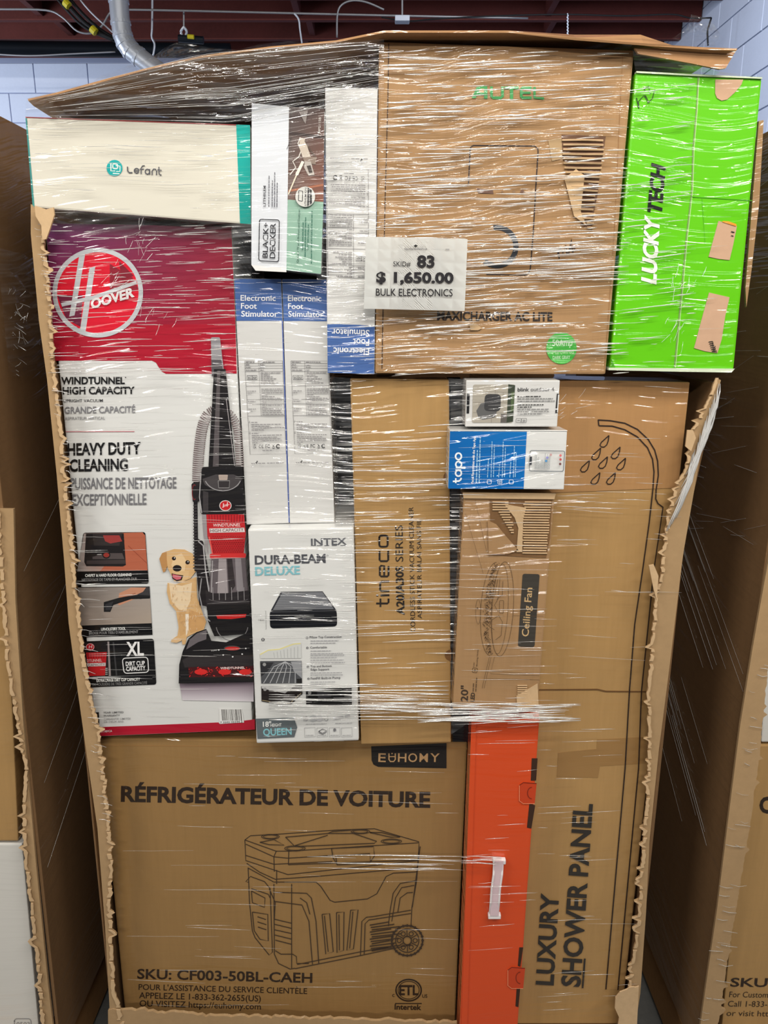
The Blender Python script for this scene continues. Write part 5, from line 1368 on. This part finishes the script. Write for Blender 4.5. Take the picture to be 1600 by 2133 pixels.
creases('film_creases', [
    (870, 1465, 1210, 1504, 80, 60, 260, -.07, .05, 2.8),
    (930, 800, 1180, 1020, 26, 40, 160, -.04, .02, .9),
    (940, 1030, 1160, 1470, 44, 40, 200, -.04, .04, 1.2),
    (960, 1783, 1045, 1800, 12, 50, 85, .0, .08, 2.2),
    (975, 1510, 1120, 2110, 22, 30, 120, -.09, .01, 1.2),
], -.048)
creases('film_creases', [
    (1160, 800, 1420, 1420, 36, 40, 160, -.03, .08, .9),
    (1160, 1000, 1380, 1100, 10, 40, 120, -.02, .04, 1.8),
    (248, 1560, 955, 2105, 44, 40, 220, -.01, .05, .8),
    (640, 1780, 980, 1815, 14, 120, 330, .0, .04, 2.2),
    (1120, 1500, 1330, 2110, 30, 30, 150, -.07, .01, 1.1),
], -.0085)
# top bridging film: ropes sweeping from the corner to the sheet
bm = bmesh.new()
for k in range(90):
    v = RF.uniform(0, 1); x0 = RF.uniform(70, 620); x1 = min(800, x0 + RF.uniform(60, 330))
    def yy(x, v):
        tp = 205 - (x - 56) * .262 + max(0, x - 420) * .17; bt_ = 248 + max(0, x - 60) * .03 if x < 480 else 260 - (x - 480) * .2
        return tp * (1 - v) + bt_ * v
    pts = [P(x0 + (x1 - x0) * i / 8, yy(x0 + (x1 - x0) * i / 8, v), -.034 + .010 * v) for i in range(9)]
    tube(pts, 0, bm, 4, [max(.00015, RF.uniform(.25, .8) * .0007 * math.sin(math.pi * min(max(i / 8, .04), .96))) for i in range(9)])
tag(new_obj('film_creases', bm, M_CREASE_GLINT, t, True), kind='stuff')
# bunched film on the right shoulder of the bin
bm = bmesh.new()
for k in range(34):
    u = k / 33; a = (1500 - 56 * u + RF.uniform(-3, 3), 800 + 150 * u + RF.uniform(-6, 6)); b = (1466 - 74 * u + RF.uniform(-6, 6), 905 + 205 * u + RF.uniform(-10, 10))
    pts = [P(a[0] + (b[0] - a[0]) * i / 6 + RF.uniform(-1.5, 1.5) + 8 * math.sin(math.pi * i / 6), a[1] + (b[1] - a[1]) * i / 6, -.012 - .006 * math.sin(math.pi * i / 6)) for i in range(7)]
    tube(pts, 0, bm, 5, [.0004 + .0011 * math.sin(math.pi * (i + .5) / 7) for i in range(7)])
new_obj('bunched_film', bm, M_CREASE_GLINT, t, True)
# film wound round the left edge strip and the right strip
bm = bmesh.new()
for k in range(60):
    y = 460 + 1250 * RF.random(); x = 66 + (y - 430) * .108 + RF.uniform(0, 14); L = RF.uniform(10, 46)
    tube([P(x, y, -.013), P(x + L / 2, y + RF.uniform(0, 4), -.0145), P(x + L, y + RF.uniform(1, 8), -.013)], RF.uniform(.0002, .0006), bm, 4)
tag(new_obj('edge_folds', bm, M_CREASE_GLINT, t, True), kind='stuff')

# film of the neighbouring bins
t = thing('stretch_film', (.70, .2, 1.9), 'clear stretch film glinting round the right neighbouring bin', 'plastic film')
bm = bmesh.new()
def side_line(x_of_z, y0, z0, y1, z1, r, bm, off):
    pts = []
    for i in range(7):
        u = i / 6; y = y0 + (y1 - y0) * u; z = z0 + (z1 - z0) * u; pts.append((x_of_z(z) + off, y, z))
    tube(pts, r, bm, 4)
xr = lambda z: .690 + (z - .237) * .0120
for k in range(60):
    z = RF.uniform(1.25, 2.04); y = RF.uniform(.0, .5); side_line(xr, y, z, y + RF.uniform(.04, .2), z - RF.uniform(.0, .05), RF.uniform(.0002, .0006), bm, -.002)
for c_ in ((.15, .62), (.2, .80), (.1, 1.02), (.25, 1.15)):
    for k in range(6):
        y, z = c_[0] + RF.uniform(-.1, .1), c_[1] + RF.uniform(-.05, .05); l = RF.uniform(.15, .4); side_line(xr, y, z, y + l, z + l * .62, RF.uniform(.0002, .0004), bm, -.002)
for k in range(34):
    y = 1300 + 830 * RF.random() ** .55; x = 1572 - (y - 1350) * .150 + RF.uniform(-4, 26); L = RF.uniform(8, 34)
    tube([P(x, y, -.010), P(x + L / 2, y + RF.uniform(1, 5), -.0115), P(x + L, y + RF.uniform(1, 6), -.010)], RF.uniform(.0002, .0006), bm, 4)
tag(new_obj('film_creases', bm, M_CREASE_GLINT, t, True), kind='stuff')
t = thing('stretch_film', (-.72, .2, 1.9), 'clear crumpled stretch film round the left neighbouring bin', 'plastic film')
bm = bmesh.new(); xl = lambda z: -.715 + (z - .237) * .0206
for k in range(9):
    z = RF.uniform(.5, 1.3); y = RF.uniform(.0, .3); side_line(xl, y, z, y + .3, z + .16, RF.uniform(.0002, .0004), bm, .0085)
tag(new_obj('film_creases', bm, M_CREASE_GLINT, t, True), kind='stuff')
r = random.Random(4); bm = bmesh.new(); R = []
for j in range(12):
    L = []
    for i in range(10):
        u, v = i / 9, j / 11; z = 1.64 + .22 * (1 - v); y = .05 + .30 * u
        L.append(bm.verts.new((xl(z) + .012 + r.uniform(0, .03) * math.sin(math.pi * u) * math.sin(math.pi * v), y, z - .04 * u + r.uniform(-.006, .006))))
    R.append(L)
for j in range(11):
    for i in range(9): bm.faces.new((R[j][i], R[j + 1][i], R[j + 1][i + 1], R[j][i + 1]))
new_obj('loose_film', bm, M_FILM, t)

t = bpy.data.objects['stretch_film']
bm = bmesh.new()
for (cx_, cy_, n, r1, Y) in ((285, 520, 16, 46, -.012), (240, 590, 10, 40, -.012), (1190, 850, 8, 34, .004), (1425, 600, 12, 50, -.014), (1405, 700, 10, 40, -.014), (330, 660, 8, 40, -.012)):
    g0 = RF.uniform(-1.2, -.6)
    for k in range(n):
        g = g0 + RF.gauss(0, .45); l = RF.uniform(8, 34); x0, y0 = cx_ + RF.gauss(0, r1 * .5), cy_ + RF.gauss(0, r1 * .5)
        x1, y1 = x0 + l * math.cos(g), y0 + l * math.sin(g)
        tube([P(x0, y0, Y), P((x0 + x1) / 2 + RF.uniform(-2, 2), (y0 + y1) / 2 + RF.uniform(-2, 2), Y), P(x1, y1, Y)], RF.uniform(.00015, .0004), bm, 4)
tag(new_obj('slanting_creases', bm, M_CREASE_GLINT, t, True), kind='stuff')

t = [o for o in bpy.data.objects if o.get('label', '').startswith('clear crumpled stretch film round the left')][0]
bm = bmesh.new()
for k in range(46):
    x, y = RF.uniform(2, 56), RF.uniform(590, 770); g = RF.choice((RF.uniform(-1.6, -.6), RF.uniform(.2, 1.3))); l = RF.uniform(8, 30)
    if (x - 28) ** 2 / 900 + (y - 690) ** 2 / 8000 > 1: continue
    Y = .10; tube([P(x, y, Y), P(x + l * .5 * math.cos(g) + RF.uniform(-3, 3), y + l * .5 * math.sin(g), Y + .004), P(x + l * math.cos(g), y + l * math.sin(g), Y)], RF.uniform(.0002, .0007), bm, 4)
tag(new_obj('crumpled_folds', bm, M_CREASE_GLINT, t, True), kind='stuff')
